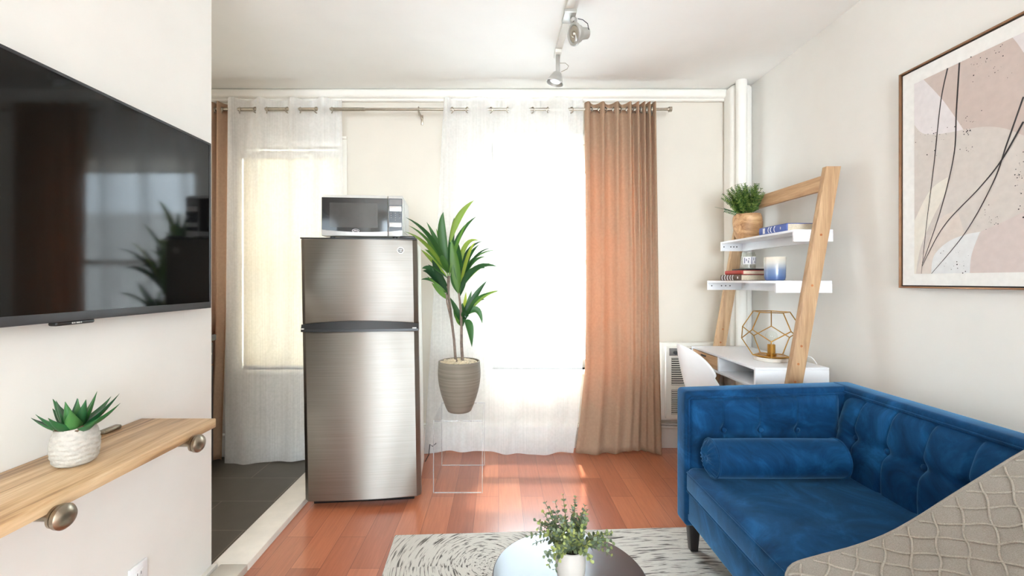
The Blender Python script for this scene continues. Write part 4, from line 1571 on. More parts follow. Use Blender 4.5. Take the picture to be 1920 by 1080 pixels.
def throw():
    prof = [(0.792, 0.17), (0.786, 0.29), (0.783, 0.385), (0.800, 0.432), (0.873, 0.457), (0.961, 0.480), (1.05, 0.512), (1.133, 0.556), (1.226, 0.615), (1.314, 0.670),
            (1.42, 0.735), (1.49, 0.768), (1.56, 0.772), (1.604, 0.765), (1.612, 0.70), (1.614, 0.56)]
    P = [Vector((x, 0, z)) for x, z in prof]
    ln = [0]
    for a, b in zip(P, P[1:]):
        ln.append(ln[-1] + (b - a).length)
    tot = ln[-1]

    def along(s):
        s = max(0, min(tot, s))
        for i in range(len(P) - 1):
            if s <= ln[i + 1]:
                q = (s - ln[i]) / (ln[i + 1] - ln[i])
                p0 = P[max(i - 1, 0)]
                p1, p2 = P[i], P[i + 1]
                p3 = P[min(i + 2, len(P) - 1)]
                return 0.5 * ((2 * p1) + (p2 - p0) * q + (2 * p0 - 5 * p1 + 4 * p2 - p3) * q * q + (-p0 + 3 * p1 - 3 * p2 + p3) * q ** 3)
        return P[-1]
    YA, YB = 1.205, 0.64

    def surf(s, y):
        p = along(s)
        q = along(min(tot, s + 0.01)) - along(max(0, s - 0.01))
        nrm = Vector((-q.z, 0, q.x)).normalized()
        mid = min(1, max(0, (s - 0.28) / 0.2)) * min(1, max(0, (tot - 0.3 - s) / 0.2))
        far = min(1, (YA - y) / 0.12)
        wr = 0.014 * noise.noise(Vector((s * 7 + y * 5, y * 4 - s * 4, 1.3))) + 0.008 * noise.noise(Vector((s * 22 - y * 9, y * 14 + s * 9, 4.1)))
        dip = 0.02 * math.sin(PI * min(1, max(0, (YA - y) / (YA - YB))))
        return Vector((p.x, y, p.z)) + nrm * (wr * mid * far - dip * mid * 0.6)
    t = thing('throw_blanket', 'taupe knit throw with raised diamond cords draped over the near sofa end', 'blanket', (1.1, 0.9, 0.42))
    m = MB()
    m.grid(lambda u, v: surf(u * tot, YA + (YB - YA) * v), 150, 80)
    m.build('blanket', M['throw'], t, angle=80, solid=0.008)
    hm = MB()
    hm.tube([surf(tot * k / 80, YA) for k in range(81)], 0.006, 8)
    hm.build('hem', M['throw'], t)
    # beaded cords in a diamond net
    cd = MB()
    step, slope = 0.076, 1.0
    W = YA - YB
    for fam in (1, -1):
        k = -12
        while k < 34:
            pts, rs = [], []
            nn = 330
            for i in range(nn + 1):
                y = YA - 0.012 - (W - 0.024) * i / nn
                yy = YA - y
                s = k * step + fam * yy * slope + (0.004 * math.sin(yy / step * 2 * PI) * fam)
                if 0.02 < s < tot - 0.02:
                    p = surf(s, y)
                    q = along(min(tot, s + 0.01)) - along(max(0, s - 0.01))
                    nrm = Vector((-q.z, 0, q.x)).normalized()
                    pts.append(p + nrm * 0.0055)
                    rs.append(0.0022 + 0.0011 * (i % 2))
                elif pts:
                    break
            if len(pts) > 4:
                cd.tube(pts, rs, 6)
            k += 1
    cd.build('diamond_cords', M['cord'], t, angle=80)


throw()


# ------------------------------------------------------------------ ladder desk and what stands on it
LY0, LY1 = 2.24, 3.02


def leg_x(z):
    return 1.371 + 0.176 * z


def ladder_desk():
    t = thing('ladder_desk', 'leaning ladder desk of pale pine legs with white shelves by the right wall', 'desk', (1.5, 2.63, 0))
    hw, ty = 0.037, 0.015
    for y, nm in ((LY0, 'near'), (LY1, 'far')):
        zt = 1.785
        p = MB()
        p.hexa([(leg_x(0) - hw, y - ty, 0.0005), (leg_x(0) + hw, y - ty, 0.0005), (leg_x(0) + hw, y + ty, 0.0005), (leg_x(0) - hw, y + ty, 0.0005)],
               [(leg_x(zt) - hw, y - ty, zt), (leg_x(zt) + hw, y - ty, zt), (leg_x(zt) + hw, y + ty, zt), (leg_x(zt) - hw, y + ty, zt)], 0.002)
        lg = p.build('leg', M['ladderwood'], t)
        for z in (0.70, 0.79, 0.88, 1.185, 1.44):
            MB().tube([(leg_x(z) - 0.004, y - ty - 0.0012, z), (leg_x(z) - 0.004, y - ty + 0.002, z)], 0.006, 12).build('screw_cover', M['orangewood'], lg)
    xr = leg_x(1.71)
    MB().hexa([(leg_x(1.665) - 0.030, LY0 + ty, 1.665), (leg_x(1.665) - 0.006, LY0 + ty, 1.665), (leg_x(1.665) - 0.006, LY1 - ty, 1.665), (leg_x(1.665) - 0.030, LY1 - ty, 1.665)],
              [(leg_x(1.745) - 0.030, LY0 + ty, 1.745), (leg_x(1.745) - 0.006, LY0 + ty, 1.745), (leg_x(1.745) - 0.006, LY1 - ty, 1.745), (leg_x(1.745) - 0.030, LY1 - ty, 1.745)], 0.002).build('top_rail', M['ladderwood_y'], t)
    Wm = M['white']
    ya, yb = LY0 + ty + 0.0005, LY1 - ty - 0.0005

    def tray(xf, xb, zt, drop, label):
        s = MB()
        s.box((xf, ya, zt - 0.013), (xb, yb, zt), 0.002)
        s.box((xf, ya, zt - drop), (xb, ya + 0.014, zt - 0.013), 0.001)
        s.box((xf, yb - 0.014, zt - drop), (xb, yb, zt - 0.013), 0.001)
        s.box((xb - 0.06, ya + 0.014, zt - drop), (xb - 0.046, yb - 0.014, zt - 0.013), 0.001)
        so = s.build('shelf', Wm, t, label=label)
        for fx in (0.12, 0.44, 0.58, 0.72):
            x = xf + (xb - xf) * fx * 0.72
            MB().tube([(x, yb - 0.0146, zt - drop * 0.55), (x, yb - 0.0138, zt - drop * 0.55)], 0.0042, 10).build('screw_hole', M['shadowgap'], so)
    tray(1.505, 1.705, 1.471, 0.062, 'upper white shelf')
    tray(1.415, 1.700, 1.209, 0.062, 'lower white shelf')
    # desk box
    xf, xb, zt, zb = 1.309, 1.685, 0.766, 0.655
    d = MB()
    d.box((xf, ya, zt - 0.014), (xb, yb, zt), 0.002)
    d.box((xf, ya, zb), (xb, ya + 0.016, zt - 0.014), 0.001)
    d.box((xf, yb - 0.016, zb), (xb, yb, zt - 0.014), 0.001)
    d.box((xb - 0.016, ya + 0.016, zb), (xb, yb - 0.016, zt - 0.014), 0.001)
    d.box((xf, ya + 0.016, zb), (xb - 0.016, yb - 0.016, zb + 0.014), 0.001)
    d.box((xf + 0.002, 2.640, zb + 0.014), (xb - 0.016, 2.654, zt - 0.014), 0.001)
    do = d.build('desktop', Wm, t, label='white desktop box')
    dr = MB().box((xf + 0.002, 2.658, zb + 0.018), (xf + 0.018, yb - 0.02, zt - 0.018), 0.002)
    dr.box((xf + 0.018, 2.662, zb + 0.02), (xb - 0.05, yb - 0.024, zb + 0.06))
    dw = dr.build('drawer', M['ladderwood_y'], t, label='pale wood drawer')
    MB().box((xf - 0.004, 2.80, zt - 0.040), (xf + 0.004, 2.86, zt - 0.030), 0.001).build('pull', M['darkgrey'], dw)


ladder_desk()


def chair():
    c = Vector((1.335, 2.60, 0))
    t = thing('shell_chair', 'white moulded shell chair tucked under the ladder desk', 'chair', c)
    prof = [(.215, .425), (.19, .437), (.1, .432), (0, .425), (-.09, .428), (-.16, .455), (-.20, .52), (-.225, .60), (-.245, .68), (-.26, .76), (-.268, .835)]
    wid = [.17, .20, .225, .23, .235, .24, .235, .225, .20, .15, .012]

    def fn(u, v):
        s = v * (len(prof) - 1)
        i = min(int(s), len(prof) - 2)
        q = s - i
        f = prof[i][0] * (1 - q) + prof[i + 1][0] * q
        z = prof[i][1] * (1 - q) + prof[i + 1][1] * q
        w_ = wid[i] * (1 - q) + wid[i + 1] * q
        if s > 8:
            w_ = 0.205 * math.sqrt(max(0.0, 1 - ((s - 8) / 2.0) ** 2)) + 0.004
        k = (2 * u - 1)
        bk = min(1, max(0, (s - 4) / 2))
        return c + Vector((f + bk * 0.10 * (w_ / 0.22) ** 2 * k * k, k * w_, z + (1 - bk) * 0.045 * k * k))
    MB().grid(fn, 28, 60).build('shell', M['whiteplastic'], t, angle=80, solid=0.007)
    for sx in (-1, 1):
        for sy in (-1, 1):
            MB().tube([c + Vector((sx * 0.11, sy * 0.12, 0.415)), c + Vector((sx * 0.19, sy * 0.21, 0.001))], [0.013, 0.009], 10).build('leg', M['ladderwood'], t)
    MB().box(c + Vector((-0.13, -0.13, 0.402)), c + Vector((0.13, 0.13, 0.418)), 0.004).build('seat_plate', M['black'], t)


chair()


def book(name, label, x0, x1, y0, y1, z0, z1, cover, spine_marks, group):
    """lying flat, spine towards the room (-x)"""
    t = thing(name, label, 'book', ((x0 + x1) / 2, (y0 + y1) / 2, z0), group=group)
    th = 0.0035
    c = MB()
    c.box((x0 + 0.004, y0, z0), (x1, y1, z0 + th), 0.0008)
    c.box((x0 + 0.004, y0, z1 - th), (x1, y1, z1), 0.0008)
    n = 8
    pts = []
    for k in range(n + 1):
        a = -PI / 2 + PI * k / n
        pts.append((x0 + 0.006 - 0.006 * math.cos(a), y0, (z0 + z1) / 2 + (z1 - z0) / 2 * math.sin(a)))
    pts += [(x0 + 0.010, y0, z1 - 0.0005), (x0 + 0.010, y0, z0 + 0.0005)]
    c.prism(pts, (0, y1 - y0, 0))
    co = c.build('cover', cover, t)
    MB().box((x0 + 0.011, y0 + 0.004, z0 + th), (x1 - 0.004, y1 - 0.004, z1 - th)).build('pages', M['paper'], t, smooth=False)
    if spine_marks:
        m = MB()
        zc, h = (z0 + z1) / 2, (z1 - z0)
        for f, wd, hh, kind in spine_marks:
            y = y1 - f * (y1 - y0)
            if kind == 'bar':
                m.box((x0 - 0.0012, y - wd, zc - h * hh / 2), (x0 + 0.0012, y, zc + h * hh / 2))
            else:
                pp = [(x0 - 0.0006 + 0.001 * abs(math.sin(a)), y - wd * (0.5 - 0.5 * math.cos(a)), zc + h * hh / 2 * math.sin(a)) for a in [-PI / 2 + i * PI / 8 for i in range(9)]]
                m.tube(pp, 0.0022, 6)
        m.build('spine_lettering', M['lettering'], co, smooth=False, label='white spine lettering')
    return t


def desk_things():
    z1, z2, z3 = 1.4715, 1.2095, 0.7665
    book('book', 'thick blue book lying alone on the upper white shelf beside the fern', 1.522, 1.675, 2.345, 2.588, z1, z1 + 0.043, M['bluebook'],
         [(0.16, 0.018, 0.7, 'bar'), (0.36, 0.02, 0.7, 'arc'), (0.45, 0.02, 0.7, 'arc'), (0.58, 0.016, 0.7, 'arc'), (0.80, 0.006, 0.3, 'bar')], None)
    g = 'stacked books on the lower shelf'
    book('book', 'brown book with white spine letters at the bottom of the stack', 1.432, 1.60, 2.628, 2.860, z2, z2 + 0.036, M['brownbook'],
         [(0.10, 0.016, 0.8, 'arc'), (0.24, 0.016, 0.8, 'arc'), (0.38, 0.016, 0.8, 'arc'), (0.52, 0.014, 0.8, 'arc'), (0.64, 0.014, 0.8, 'arc'), (0.88, 0.008, 0.35, 'bar')], g)
    book('book', 'red book lying on top of the brown book', 1.445, 1.59, 2.632, 2.828, z2 + 0.0365, z2 + 0.062, M['redbook'],
         [], g)
    o = MB().box((1.475, 2.66, z2 + 0.0625), (1.60, 2.80, z2 + 0.0725), 0.003).build('notebook', M['black'])
    tag(re_origin(o, (1.537, 2.73, z2 + 0.0625)), 'thin black notebook on the red book under the glass jar', 'notebook')
    # jar with a printed label
    jb = Vector((1.535, 2.725, z2 + 0.073))
    t = thing('candle_jar', 'small clear glass jar with a printed label atop the book stack', 'jar', jb)
    MB().lathe([(0, 0), (0.040, 0), (0.043, 0.004), (0.043, 0.082), (0.038, 0.092), (0.038, 0.100), (0.036, 0.100), (0.036, 0.091), (0.041, 0.08), (0.041, 0.006), (0, 0.006)], jb, 36).build('glass', M['jarglass'], t)
    MB().lathe([(0, 0.0062), (0.040, 0.0062), (0.040, 0.028), (0, 0.028)], jb, 30).build('wax', M['ceramic'], t)
    lab = MB()
    lab.grid(lambda u, v: jb + Vector((0.0438 * math.cos(-PI * 0.5 - 1.2 + 1.9 * u), 0.0438 * math.sin(-PI * 0.5 - 1.2 + 1.9 * u), 0.026 + 0.046 * v)), 20, 2)
    lo = lab.build('label_sheet', M['lettering'], t, label='white paper label')
    mk = MB()
    for u, z0, z1_ in ((0.12, .032, .066), (0.24, .046, .060), (0.36, .034, .050), (0.40, .056, .064), (0.58, .028, .070), (0.72, .050, .066), (0.80, .034, .046), (0.92, .030, .068)):
        a = -PI * 0.5 - 1.2 + 1.9 * u
        mk.grid(lambda p, q_: jb + Vector((0.0443 * math.cos(a + 0.09 * p), 0.0443 * math.sin(a + 0.09 * p), z0 + (z1_ - z0) * q_)), 2, 1)
    mk.build('label_print', M['inkblue'], lo, smooth=False, label='dark blue print')
    # ombre candle
    cb = Vector((1.535, 2.46, z2 + 0.0003))
    t = thing('candle_glass', 'blue ombre candle glass standing right of the books on the lower shelf', 'candle', cb)
    MB().lathe([(0, 0), (0.044, 0), (0.049, 0.004), (0.0525, 0.020), (0.0535, 0.128), (0.0525, 0.130), (0.0505, 0.128), (0.0495, 0.098)], cb, 44).build('vessel', M['ombre'], t)
    MB().lathe([(0.0493, 0.098), (0.0, 0.098)], cb, 30).build('wax', M['paper'], t)
    MB().tube([cb + Vector((0, 0, 0.097)), cb + Vector((0.001, 0, 0.108))], 0.0012, 6).build('wick', M['black'], t)
    # fern in a wooden pot
    fb = Vector((1.588, 2.826, z1))
    t = thing('potted_fern', 'bushy green fern in a carved wooden pot on the upper shelf', 'plant', fb)

    def shp(a, z):
        return 1 + 0.035 * math.sin(2 * a + z * 26) + 0.02 * math.sin(3 * a - z * 40)
    prof = [(0, 0), (0.056, 0), (0.062, 0.004), (0.072, 0.03), (0.080, 0.07), (0.083, 0.11), (0.080, 0.145), (0.075, 0.160), (0.070, 0.160), (0.070, 0.146), (0, 0.146)]
    pr2 = []
    for (r0, h0), (r1, h1) in zip(prof, prof[1:]):
        for k in range(4):
            pr2.append((r0 + (r1 - r0) * k / 4, h0 + (h1 - h0) * k / 4))
    pr2.append(prof[-1])
    MB().lathe(pr2, fb, 48, shape=shp).build('pot', M['potwood'], t)
    MB().lathe([(0.07, 0.147), (0.04, 0.152), (0, 0.154)], fb, 24).build('soil', M['soil'], t)
    fr = MB()
    rnd = random.Random(12)

    def frond(p0, p1, p2, wl):
        n = 15
        fr.tube([p0 * (1 - s) ** 2 + p1 * 2 * s * (1 - s) + p2 * s * s for s in [i / 6 for i in range(7)]], 0.0012, 4)
        for j in range(1, n + 1):
            s = 0.12 + 0.88 * j / n
            p = p0 * (1 - s) ** 2 + p1 * 2 * s * (1 - s) + p2 * s * s
            d = ((p1 - p0) * (1 - s) + (p2 - p1) * s).normalized()
            sd = d.cross(Vector((rnd.uniform(-.3, .3), -0.8, 0.5))).normalized()
            ll = wl * (1 - 0.65 * s) * (0.7 + 0.5 * min(1, s * 4))
            for sg in (-1, 1):
                dr = (sd * sg + d * 0.45).normalized()
                fr.leaf(p, p + dr * ll * 0.5, p + dr * ll, ll * 0.42, d.cross(sd), 3, 0.1)
    for k in range(52):
        az = rnd.uniform(0, 2 * PI)
        el = rnd.uniform(0.62, 1.5)
        ln = rnd.uniform(0.17, 0.235)
        d = Vector((math.cos(az) * math.cos(el) * 0.85, math.sin(az) * math.cos(el) * 0.72, math.sin(el)))
        p0 = fb + Vector((0.045 * math.cos(az) * rnd.random(), 0.045 * math.sin(az) * rnd.random(), 0.148))
        if d.x > 0:
            d.x *= 0.25
            p0.x = min(p0.x, fb.x + 0.02)
        p2 = p0 + d * ln
        p1 = p0 + d * ln * 0.5 + Vector((0, 0, 0.02))
        if p2.x > 1.735:
            continue
        frond(p0, p1, p2, 0.026)
    fr.build('fronds', M['fern'], t, angle=80)
    sp = MB()
    a0 = fb + Vector((-0.05, -0.02, 0.155))
    tip = at(1340, 388, 2.86)
    sp.tube([a0, a0 * 0.5 + tip * 0.5 + Vector((0, 0, 0.004)), tip], [0.0016, 0.0013, 0.0006], 5)
    for k in range(9):
        s = 0.18 + 0.05 * k
        p = a0 * (1 - s) + tip * s
        for sg in (-1, 1):
            sp.leaf(p, p + Vector((-0.008, 0, 0.007 * sg)), p + Vector((-0.014, 0, 0.016 * sg)), 0.006, (0, -1, 0.2), 3, 0.1)
    sp.build('stray_sprig', M['aloe'], t, angle=80)
    # geometric lamp
    lb = Vector((1.515, 2.46, z3))
    t = thing('table_lamp', 'brass dodecahedron wire lamp on a round marble base on the desk', 'lamp', lb)
    MB().lathe([(0, 0), (0.082, 0), (0.086, 0.003), (0.086, 0.018), (0.083, 0.021), (0, 0.021)], lb, 48).build('base', M['marble'], t)
    MB().lathe([(0, 0.0212), (0.074, 0.0212), (0.076, 0.024), (0.073, 0.027), (0, 0.027)], lb, 48).build('plate', M['gold'], t)
    MB().lathe([(0, 0.0272), (0.024, 0.0272), (0.025, 0.030), (0.025, 0.036), (0.0195, 0.040), (0.0195, 0.088), (0.017, 0.090), (0, 0.090)], lb, 28).build('socket', M['gold'], t)
    bp = [(0.0, 0.0902), (0.013, 0.0905), (0.014, 0.104)] + [(0.031 * math.sin(a), 0.134 - 0.031 * math.cos(a)) for a in [0.5 + i * (PI - 0.5) / 12 for i in range(13)]]
    bp[-1] = (0, bp[-1][1])
    MB().lathe(bp, lb, 28).build('bulb', M['jarglass'], t)
    ph = (1 + math.sqrt(5)) / 2
    vs = [Vector((x, y, z)) for x in (-1, 1) for y in (-1, 1) for z in (-1, 1)]
    for a in (-1, 1):
        for b in (-1, 1):
            vs += [Vector((0, a / ph, b * ph)), Vector((a / ph, b * ph, 0)), Vector((a * ph, 0, b / ph))]
    fn = Vector((0, ph, 1)).normalized()          # a face normal is turned upward
    rot = fn.rotation_difference(Vector((0, 0, 1))).to_matrix()
    inr = max((rot @ v).z for v in vs)
    tops = [rot @ v for v in vs if (rot @ v).z > inr - 0.01]
    e0 = min(((tops[0] + b_) for b_ in tops[1:]), key=lambda m: -(m.x ** 2 + m.y ** 2))
    want = math.atan2(-lb.y, -lb.x)        # one top edge faces the room
    spin = Matrix.Rotation(want - math.atan2(e0.y, e0.x), 3, 'Z')
    k = 0.121 / inr
    ctr = lb + Vector((0, 0, 0.027 + 0.1215))
    pts = [ctr + spin @ (rot @ v) * k for v in vs]
    cg = MB()
    el = 2 / ph * k
    for i in range(20):
        for j in range(i):
            if abs((pts[i] - pts[j]).length - el) < el * 0.02:
                cg.tube([pts[i], pts[j]], 0.0028, 8)
    for p in pts:
        cg.ball(p, 0.0034, 1)
    cg.build('wire_cage', M['gold'], t)
    cp = [lb + Vector((0.08, 0.0, 0.008)), lb + Vector((0.12, -0.03, 0.004)), lb + Vector((0.13, -0.06, 0.03)), lb + Vector((0.15, -0.10, 0.035)), lb + Vector((0.16, -0.13, 0.004))]
    sm = []
    for i in range(len(cp) - 1):
        for q in (0, 0.33, 0.66):
            p0, p1, p2, p3 = cp[max(i - 1, 0)], cp[i], cp[i + 1], cp[min(i + 2, len(cp) - 1)]
            sm.append(0.5 * ((2 * p1) + (p2 - p0) * q + (2 * p0 - 5 * p1 + 4 * p2 - p3) * q * q + (-p0 + 3 * p1 - 3 * p2 + p3) * q ** 3))
    sm.append(cp[-1])
    MB().tube(sm, 0.0026, 8).build('cord', M['whiteplastic'], t)


desk_things()


# ------------------------------------------------------------------ wall heater
def heater():
    x0, x1, y0, z0, z1 = 1.150, 1.56, 3.10, 0.222, 0.768
    t = thing('wall_heater', 'white wall heater with black louvres between the tan drape and the desk', 'heater', ((x0 + x1) / 2, BACK, z0))
    MB().box((x0, y0 + 0.03, z0), (x1, BACK - 0.003, z1), 0.006).build('housing', M['trim'], t)
    MB().box((x0 + 0.022, y0, z0 + 0.02), (x1 - 0.022, y0 + 0.034, z1 - 0.022), 0.005).build('front_panel', M['metalwhite'], t)
    c = MB().box((x0 + 0.045, y0 - 0.002, z1 - 0.085), (x1 - 0.045, y0 + 0.002, z1 - 0.032), 0.001).build('control_strip', M['midgrey'], t, label='grey control strip')
    MB().tube([(x0 + 0.085, y0 - 0.002, z1 - 0.062), (x0 + 0.085, y0 - 0.016, z1 - 0.062)], 0.013, 20).build('dial', M['darkgrey'], c)
    for za, zb in ((z1 - 0.29, z1 - 0.095), (z0 + 0.05, z0 + 0.225)):
        g = MB().box((x0 + 0.06, y0 - 0.0015, za), (x1 - 0.06, y0 + 0.001, zb))
        go = g.build('grille', M['shadowgap'], t, smooth=False)
        n = 13
        s = MB()
        for k in range(n):
            z = za + 0.004 + (zb - za - 0.012) * k / (n - 1)
            s.hexa([(x0 + 0.06, y0 - 0.008, z), (x1 - 0.06, y0 - 0.008, z), (x1 - 0.06, y0 - 0.001, z + 0.003), (x0 + 0.06, y0 - 0.001, z + 0.003)],
                   [(x0 + 0.06, y0 - 0.008, z + 0.004), (x1 - 0.06, y0 - 0.008, z + 0.004), (x1 - 0.06, y0 - 0.001, z + 0.007), (x0 + 0.06, y0 - 0.001, z + 0.007)])
        s.build('louvres', M['metalwhite'], go, smooth=False)


heater()


# ------------------------------------------------------------------ art
def art():
    X = 1.748
    ya, yb = 1.205, 1.931
    za, zb = 1.178, 2.106
    t = thing('framed_art', 'bronze-framed abstract print in blush and taupe on the right wall', 'picture', (RIGHT, (ya + yb) / 2, za))
    f = MB()
    w_ = 0.007
    xa, xb = X - 0.004, RIGHT - 0.002
    f.box((xa, ya, za), (xb, ya + w_, zb), 0.0015)
    f.box((xa, yb - w_, za), (xb, yb, zb), 0.0015)
    f.box((xa, ya + w_, za), (xb, yb - w_, za + w_), 0.0015)
    f.box((xa, ya + w_, zb - w_), (xb, yb - w_, zb), 0.0015)
    f.build('frame', M['bronze'], t)
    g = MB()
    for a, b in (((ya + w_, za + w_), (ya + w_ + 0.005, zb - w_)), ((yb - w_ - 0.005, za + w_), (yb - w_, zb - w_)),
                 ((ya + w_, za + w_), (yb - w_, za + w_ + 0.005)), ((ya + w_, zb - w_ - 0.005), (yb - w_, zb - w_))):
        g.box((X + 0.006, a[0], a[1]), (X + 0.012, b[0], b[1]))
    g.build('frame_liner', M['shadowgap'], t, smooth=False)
    MB().box((X + 0.004, ya + w_ + 0.005, za + w_ + 0.005), (RIGHT - 0.004, yb - w_ - 0.005, zb - w_ - 0.005)).build('mount', M['art_mat'], t, smooth=False, label='white mount')
    # print: measured places turned into (y, z) on the mount
    pya, pyb, pza, pzb = ya + 0.075, yb - 0.066, za + 0.060, zb - 0.068

    def yz(cx, cy):
        p = on_x(1640 + cx / 1.9286, cy / 1.9286, X + 0.004)
        return (min(pyb, max(pya, p.y)), min(pzb, max(pza, p.z)))
    p = MB()
    mats = ['art_taupe', 'art_mauve', 'art_lilac', 'art_cream', 'art_pink', 'art_pale', 'art_beige', 'blackpaint']
    lay = [0]

    def flat(pts, mi, raw=False):
        lay[0] += 1
        x = X + 0.0036 - 0.00012 * lay[0]
        q = [a if raw else yz(*a) for a in pts]
        p.poly([(x, a, b) for a, b in q], mi)

    def smooth(pts, n=6):
        out = []
        for i in range(len(pts) - 1):
            p0, p1, p2, p3 = [Vector(v) for v in (pts[max(i - 1, 0)], pts[i], pts[i + 1], pts[min(i + 2, len(pts) - 1)])]
            for k in range(n):
                q = k / n
                v = 0.5 * ((2 * p1) + (p2 - p0) * q + (2 * p0 - 5 * p1 + 4 * p2 - p3) * q * q + (-p0 + 3 * p1 - 3 * p2 + p3) * q ** 3)
                out.append((v.x, v.y))
        out.append(tuple(pts[-1]))
        return out
    flat([(pya, pza), (pyb, pza), (pyb, pzb), (pya, pzb)], 0, True)
    tl, br_ = (pyb, pzb), (pya, pza)

    def sp(pts):       # spline in mount space
        return smooth([yz(*a) for a in pts])
    flat([(pyb, yz(133, 800)[1])] + sp([(133, 800), (200, 690), (265, 640)]) + sp([(262, 690), (205, 800), (165, 900), (150, 1000)]) + [(pyb, pza)], 3, True)
    flat([(pyb, pza)] + sp([(150, 1000), (170, 930), (230, 800), (300, 760)]) + [yz(330, 860), yz(210, 1000)], 6, True)
    flat(sp([(205, 1000), (215, 925), (265, 875), (330, 848), (385, 838)]) + sp([(380, 842), (352, 920), (345, 1000)]), 5, True)
    flat(sp([(345, 1000), (352, 920), (385, 838)]) + sp([(387, 836), (470, 800), (540, 765)]) + [(pya, yz(540, 765)[1] + 0.06), (pya, pza)], 4, True)
    flat([(yz(178, 285)[0], pzb)] + sp([(178, 285), (250, 365), (322, 468)]) + sp([(325, 468), (400, 458), (470, 464), (540, 490)]) + [(pya, yz(540, 490)[1]), (pya, yz(540, 190)[1])] + sp([(540, 190), (518, 158), (500, 132)]) + [(yz(500, 132)[0], pzb)], 1, True)
    flat([(yz(500, 132)[0], pzb)] + sp([(500, 132), (518, 158), (540, 190)]) + [(pya, yz(540, 190)[1]), (pya, pzb)], 2, True)
    flat([(pyb, pzb), (yz(178, 285)[0], pzb)] + sp([(178, 285), (250, 365), (322, 468)]) + sp([(318, 470), (240, 484), (175, 482), (133, 455)]), 2, True)

    def stroke(pts, w0, w1):
        c = smooth([yz(*a) for a in pts], 10)
        lay[0] += 1
        x = X + 0.0036 - 0.00012 * lay[0]
        n = len(c)
        lft, rgt = [], []
        for i, (y, z) in enumerate(c):
            a, b = c[max(i - 1, 0)], c[min(i + 1, n - 1)]
            d = Vector((b[0] - a[0], b[1] - a[1])).normalized()
            w2 = (w0 + (w1 - w0) * i / (n - 1)) / 2
            lft.append((x, y - d.y * w2, z + d.x * w2))
            rgt.append((x, y + d.y * w2, z - d.x * w2))
        for i in range(n - 1):
            p.poly([lft[i], lft[i + 1], rgt[i + 1], rgt[i]], 7)
    stroke([(265, 240), (240, 370), (215, 600), (190, 800), (170, 995)], 0.006, 0.0012)
    stroke([(308, 220), (297, 400), (288, 560), (240, 760), (172, 960)], 0.0066, 0.0022)
    stroke([(540, 350), (480, 520), (430, 660), (330, 840), (207, 998)], 0.006, 0.002)
    stroke([(540, 440), (460, 580), (380, 680), (250, 820), (172, 965)], 0.0066, 0.0022)
    rnd = random.Random(3)
    lay[0] += 1
    x = X + 0.0036 - 0.00012 * lay[0]
    for cx, cy, sx_, sy_, k in ((225, 490, 60, 22, 26), (340, 480, 22, 14, 14), (345, 540, 25, 16, 14), (350, 430, 30, 25, 12), (200, 560, 25, 30, 8), (290, 950, 60, 40, 26),
                                (415, 790, 40, 35, 22), (525, 660, 16, 110, 30), (420, 240, 90, 60, 40)):
        for _ in range(k):
            y, z = yz(cx + rnd.gauss(0, sx_ * 0.6), cy + rnd.gauss(0, sy_ * 0.6))
            r = abs(rnd.gauss(0.0006, 0.0009)) + 0.0004
            p.poly([(x, y + r * math.cos(a), z + r * math.sin(a)) for a in [i * PI / 3 for i in range(6)]], 7)
    p.build('print', [M[k] for k in mats], t, smooth=False, label='abstract print of blush shapes and thin dark strokes')


art()


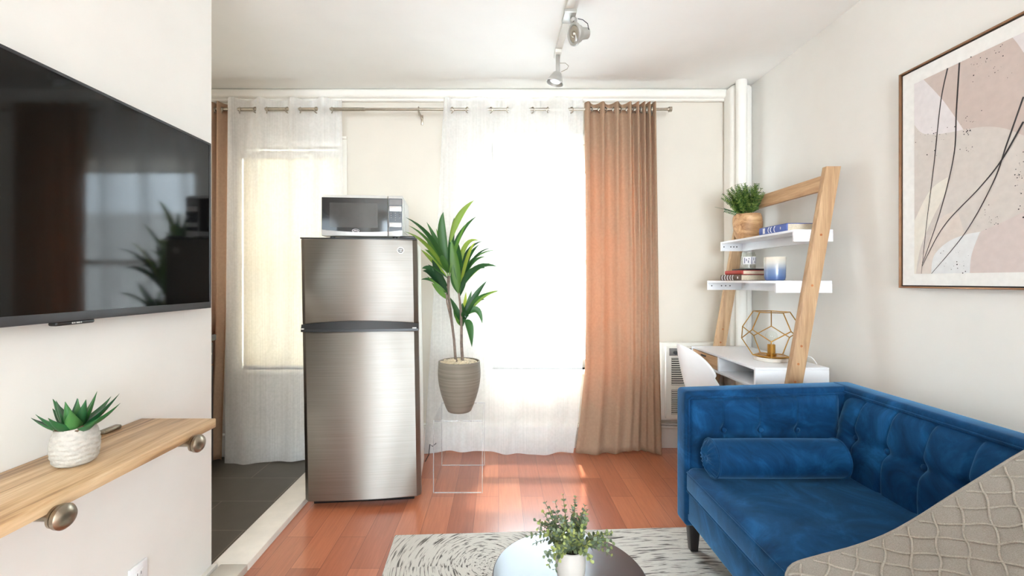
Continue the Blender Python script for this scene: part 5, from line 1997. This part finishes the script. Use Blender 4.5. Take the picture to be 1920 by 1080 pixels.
# ------------------------------------------------------------------ track light
def track_light():
    x = 0.355
    t = thing('track_light', 'white ceiling track light with two adjustable spot heads', 'track light', (x, 2.2, CEIL))
    MB().box((x - 0.018, 1.55, CEIL - 0.022), (x + 0.018, 2.69, CEIL - 0.0005), 0.003).build('track', M['metalwhite'], t)
    E = M['greyenamel']
    # near head: a gimbal ring looking left with its lamp can behind
    y = 2.25
    hd = MB()
    hd.box((x - 0.028, y - 0.05, CEIL - 0.045), (x + 0.034, y + 0.05, CEIL - 0.022), 0.006)
    hd.tube([(x + 0.02, y, CEIL - 0.045), (x + 0.03, y, CEIL - 0.06)], 0.016, 14)
    h1 = hd.build('spot_head', E, t)
    MB().hexa([(0.388, y - 0.014, 2.42), (0.402, y - 0.014, 2.42), (0.402, y + 0.014, 2.42), (0.388, y + 0.014, 2.42)],
              [(0.380, y - 0.014, CEIL - 0.05), (0.396, y - 0.014, CEIL - 0.05), (0.396, y + 0.014, CEIL - 0.05), (0.380, y + 0.014, CEIL - 0.05)], 0.002).build('yoke', E, h1)
    rg = MB()
    c = Vector((0.385, y, 2.462))
    ax = Vector((-0.9, -0.35, -0.25)).normalized()
    rg.ring(c, ax, 0.048, 0.008, 30, 10)
    rg.tube([c - ax * 0.004, c - ax * 0.03, c - ax * 0.034, c - ax * 0.078, c - ax * 0.08], [0.047, 0.04, 0.03, 0.027, 0.02], 24)
    rg.build('lamp_can', E, h1)
    bl = MB()
    bl.tube([c + ax * 0.001, c + ax * 0.003], [0.04, 0.038], 24)
    bl.ball(c + ax * 0.004, 0.016, 2)
    bl.build('bulb', M['nickel'], h1)
    MB().tube([(0.400, y - 0.01, 2.535), (0.425, y - 0.01, 2.53), (0.45, y - 0.01, 2.51), (0.458, y, 2.485)], 0.0022, 6).build('wire', M['darkgrey'], h1)
    # far head: a bell pointing down
    y = 2.62
    x2 = 0.350
    hd = MB()
    hd.box((x2 - 0.02, y - 0.04, CEIL - 0.045), (x2 + 0.02, y + 0.04, CEIL - 0.022), 0.005)
    h2 = hd.build('spot_head', M['metalwhite'], t)
    MB().box((x2 - 0.011, y - 0.012, 2.43), (x2 + 0.011, y + 0.012, CEIL - 0.044), 0.003).build('stem', E, h2)
    sh = MB()
    top = Vector((x2, y, 2.442))
    mt = Matrix.Translation(top) @ Matrix.Rotation(math.radians(16), 4, 'Y')
    sh.lathe([(0, 0.0), (0.018, 0.0), (0.026, -0.008), (0.036, -0.03), (0.050, -0.062), (0.052, -0.066), (0.049, -0.066), (0.034, -0.034), (0.02, -0.012), (0, -0.010)], (0, 0, 0), 36, mtx=mt)
    sh.build('shade', E, h2)
    b2 = MB()
    b2.lathe([(0, -0.012), (0.015, -0.014), (0.03, -0.035), (0.036, -0.05), (0.03, -0.058), (0, -0.06)], (0, 0, 0), 24, mtx=mt)
    b2.build('bulb', M['whiteplastic'], h2)
    MB().tube([(x2 + 0.01, y, 2.497), (x2 + 0.045, y, 2.497), (x2 + 0.064, y, 2.48), (x2 + 0.055, y, 2.462), (x2 + 0.02, y, 2.445)], 0.0018, 6).build('wire', M['nickel'], h2)


track_light()
floor_cord()


# ------------------------------------------------------------------ the house across the yard
def house():
    t = thing('apartment_building', 'pale building across the yard seen through the right window', 'building', (1.0, 13.0, -4))
    MB().box((-9, 13.0, -4), (11, 16, 3.2), 0.02).build('facade', M['facade'], t, smooth=False)
    for k in range(6):
        for zz in (-1.2, 1.0):
            x = -5.2 + k * 2.0
            f = MB().box((x, 12.96, zz), (x + 1.0, 13.0, zz + 1.5)).build('window', M['greyenamel'], t, smooth=False)
            MB().box((x - 0.1, 12.9, zz - 0.12), (x + 1.1, 13.0, zz)).box((x - 0.1, 12.9, zz + 1.5), (x + 1.1, 13.0, zz + 1.62)).build('ledge', M['trim'], f, smooth=False)


house()
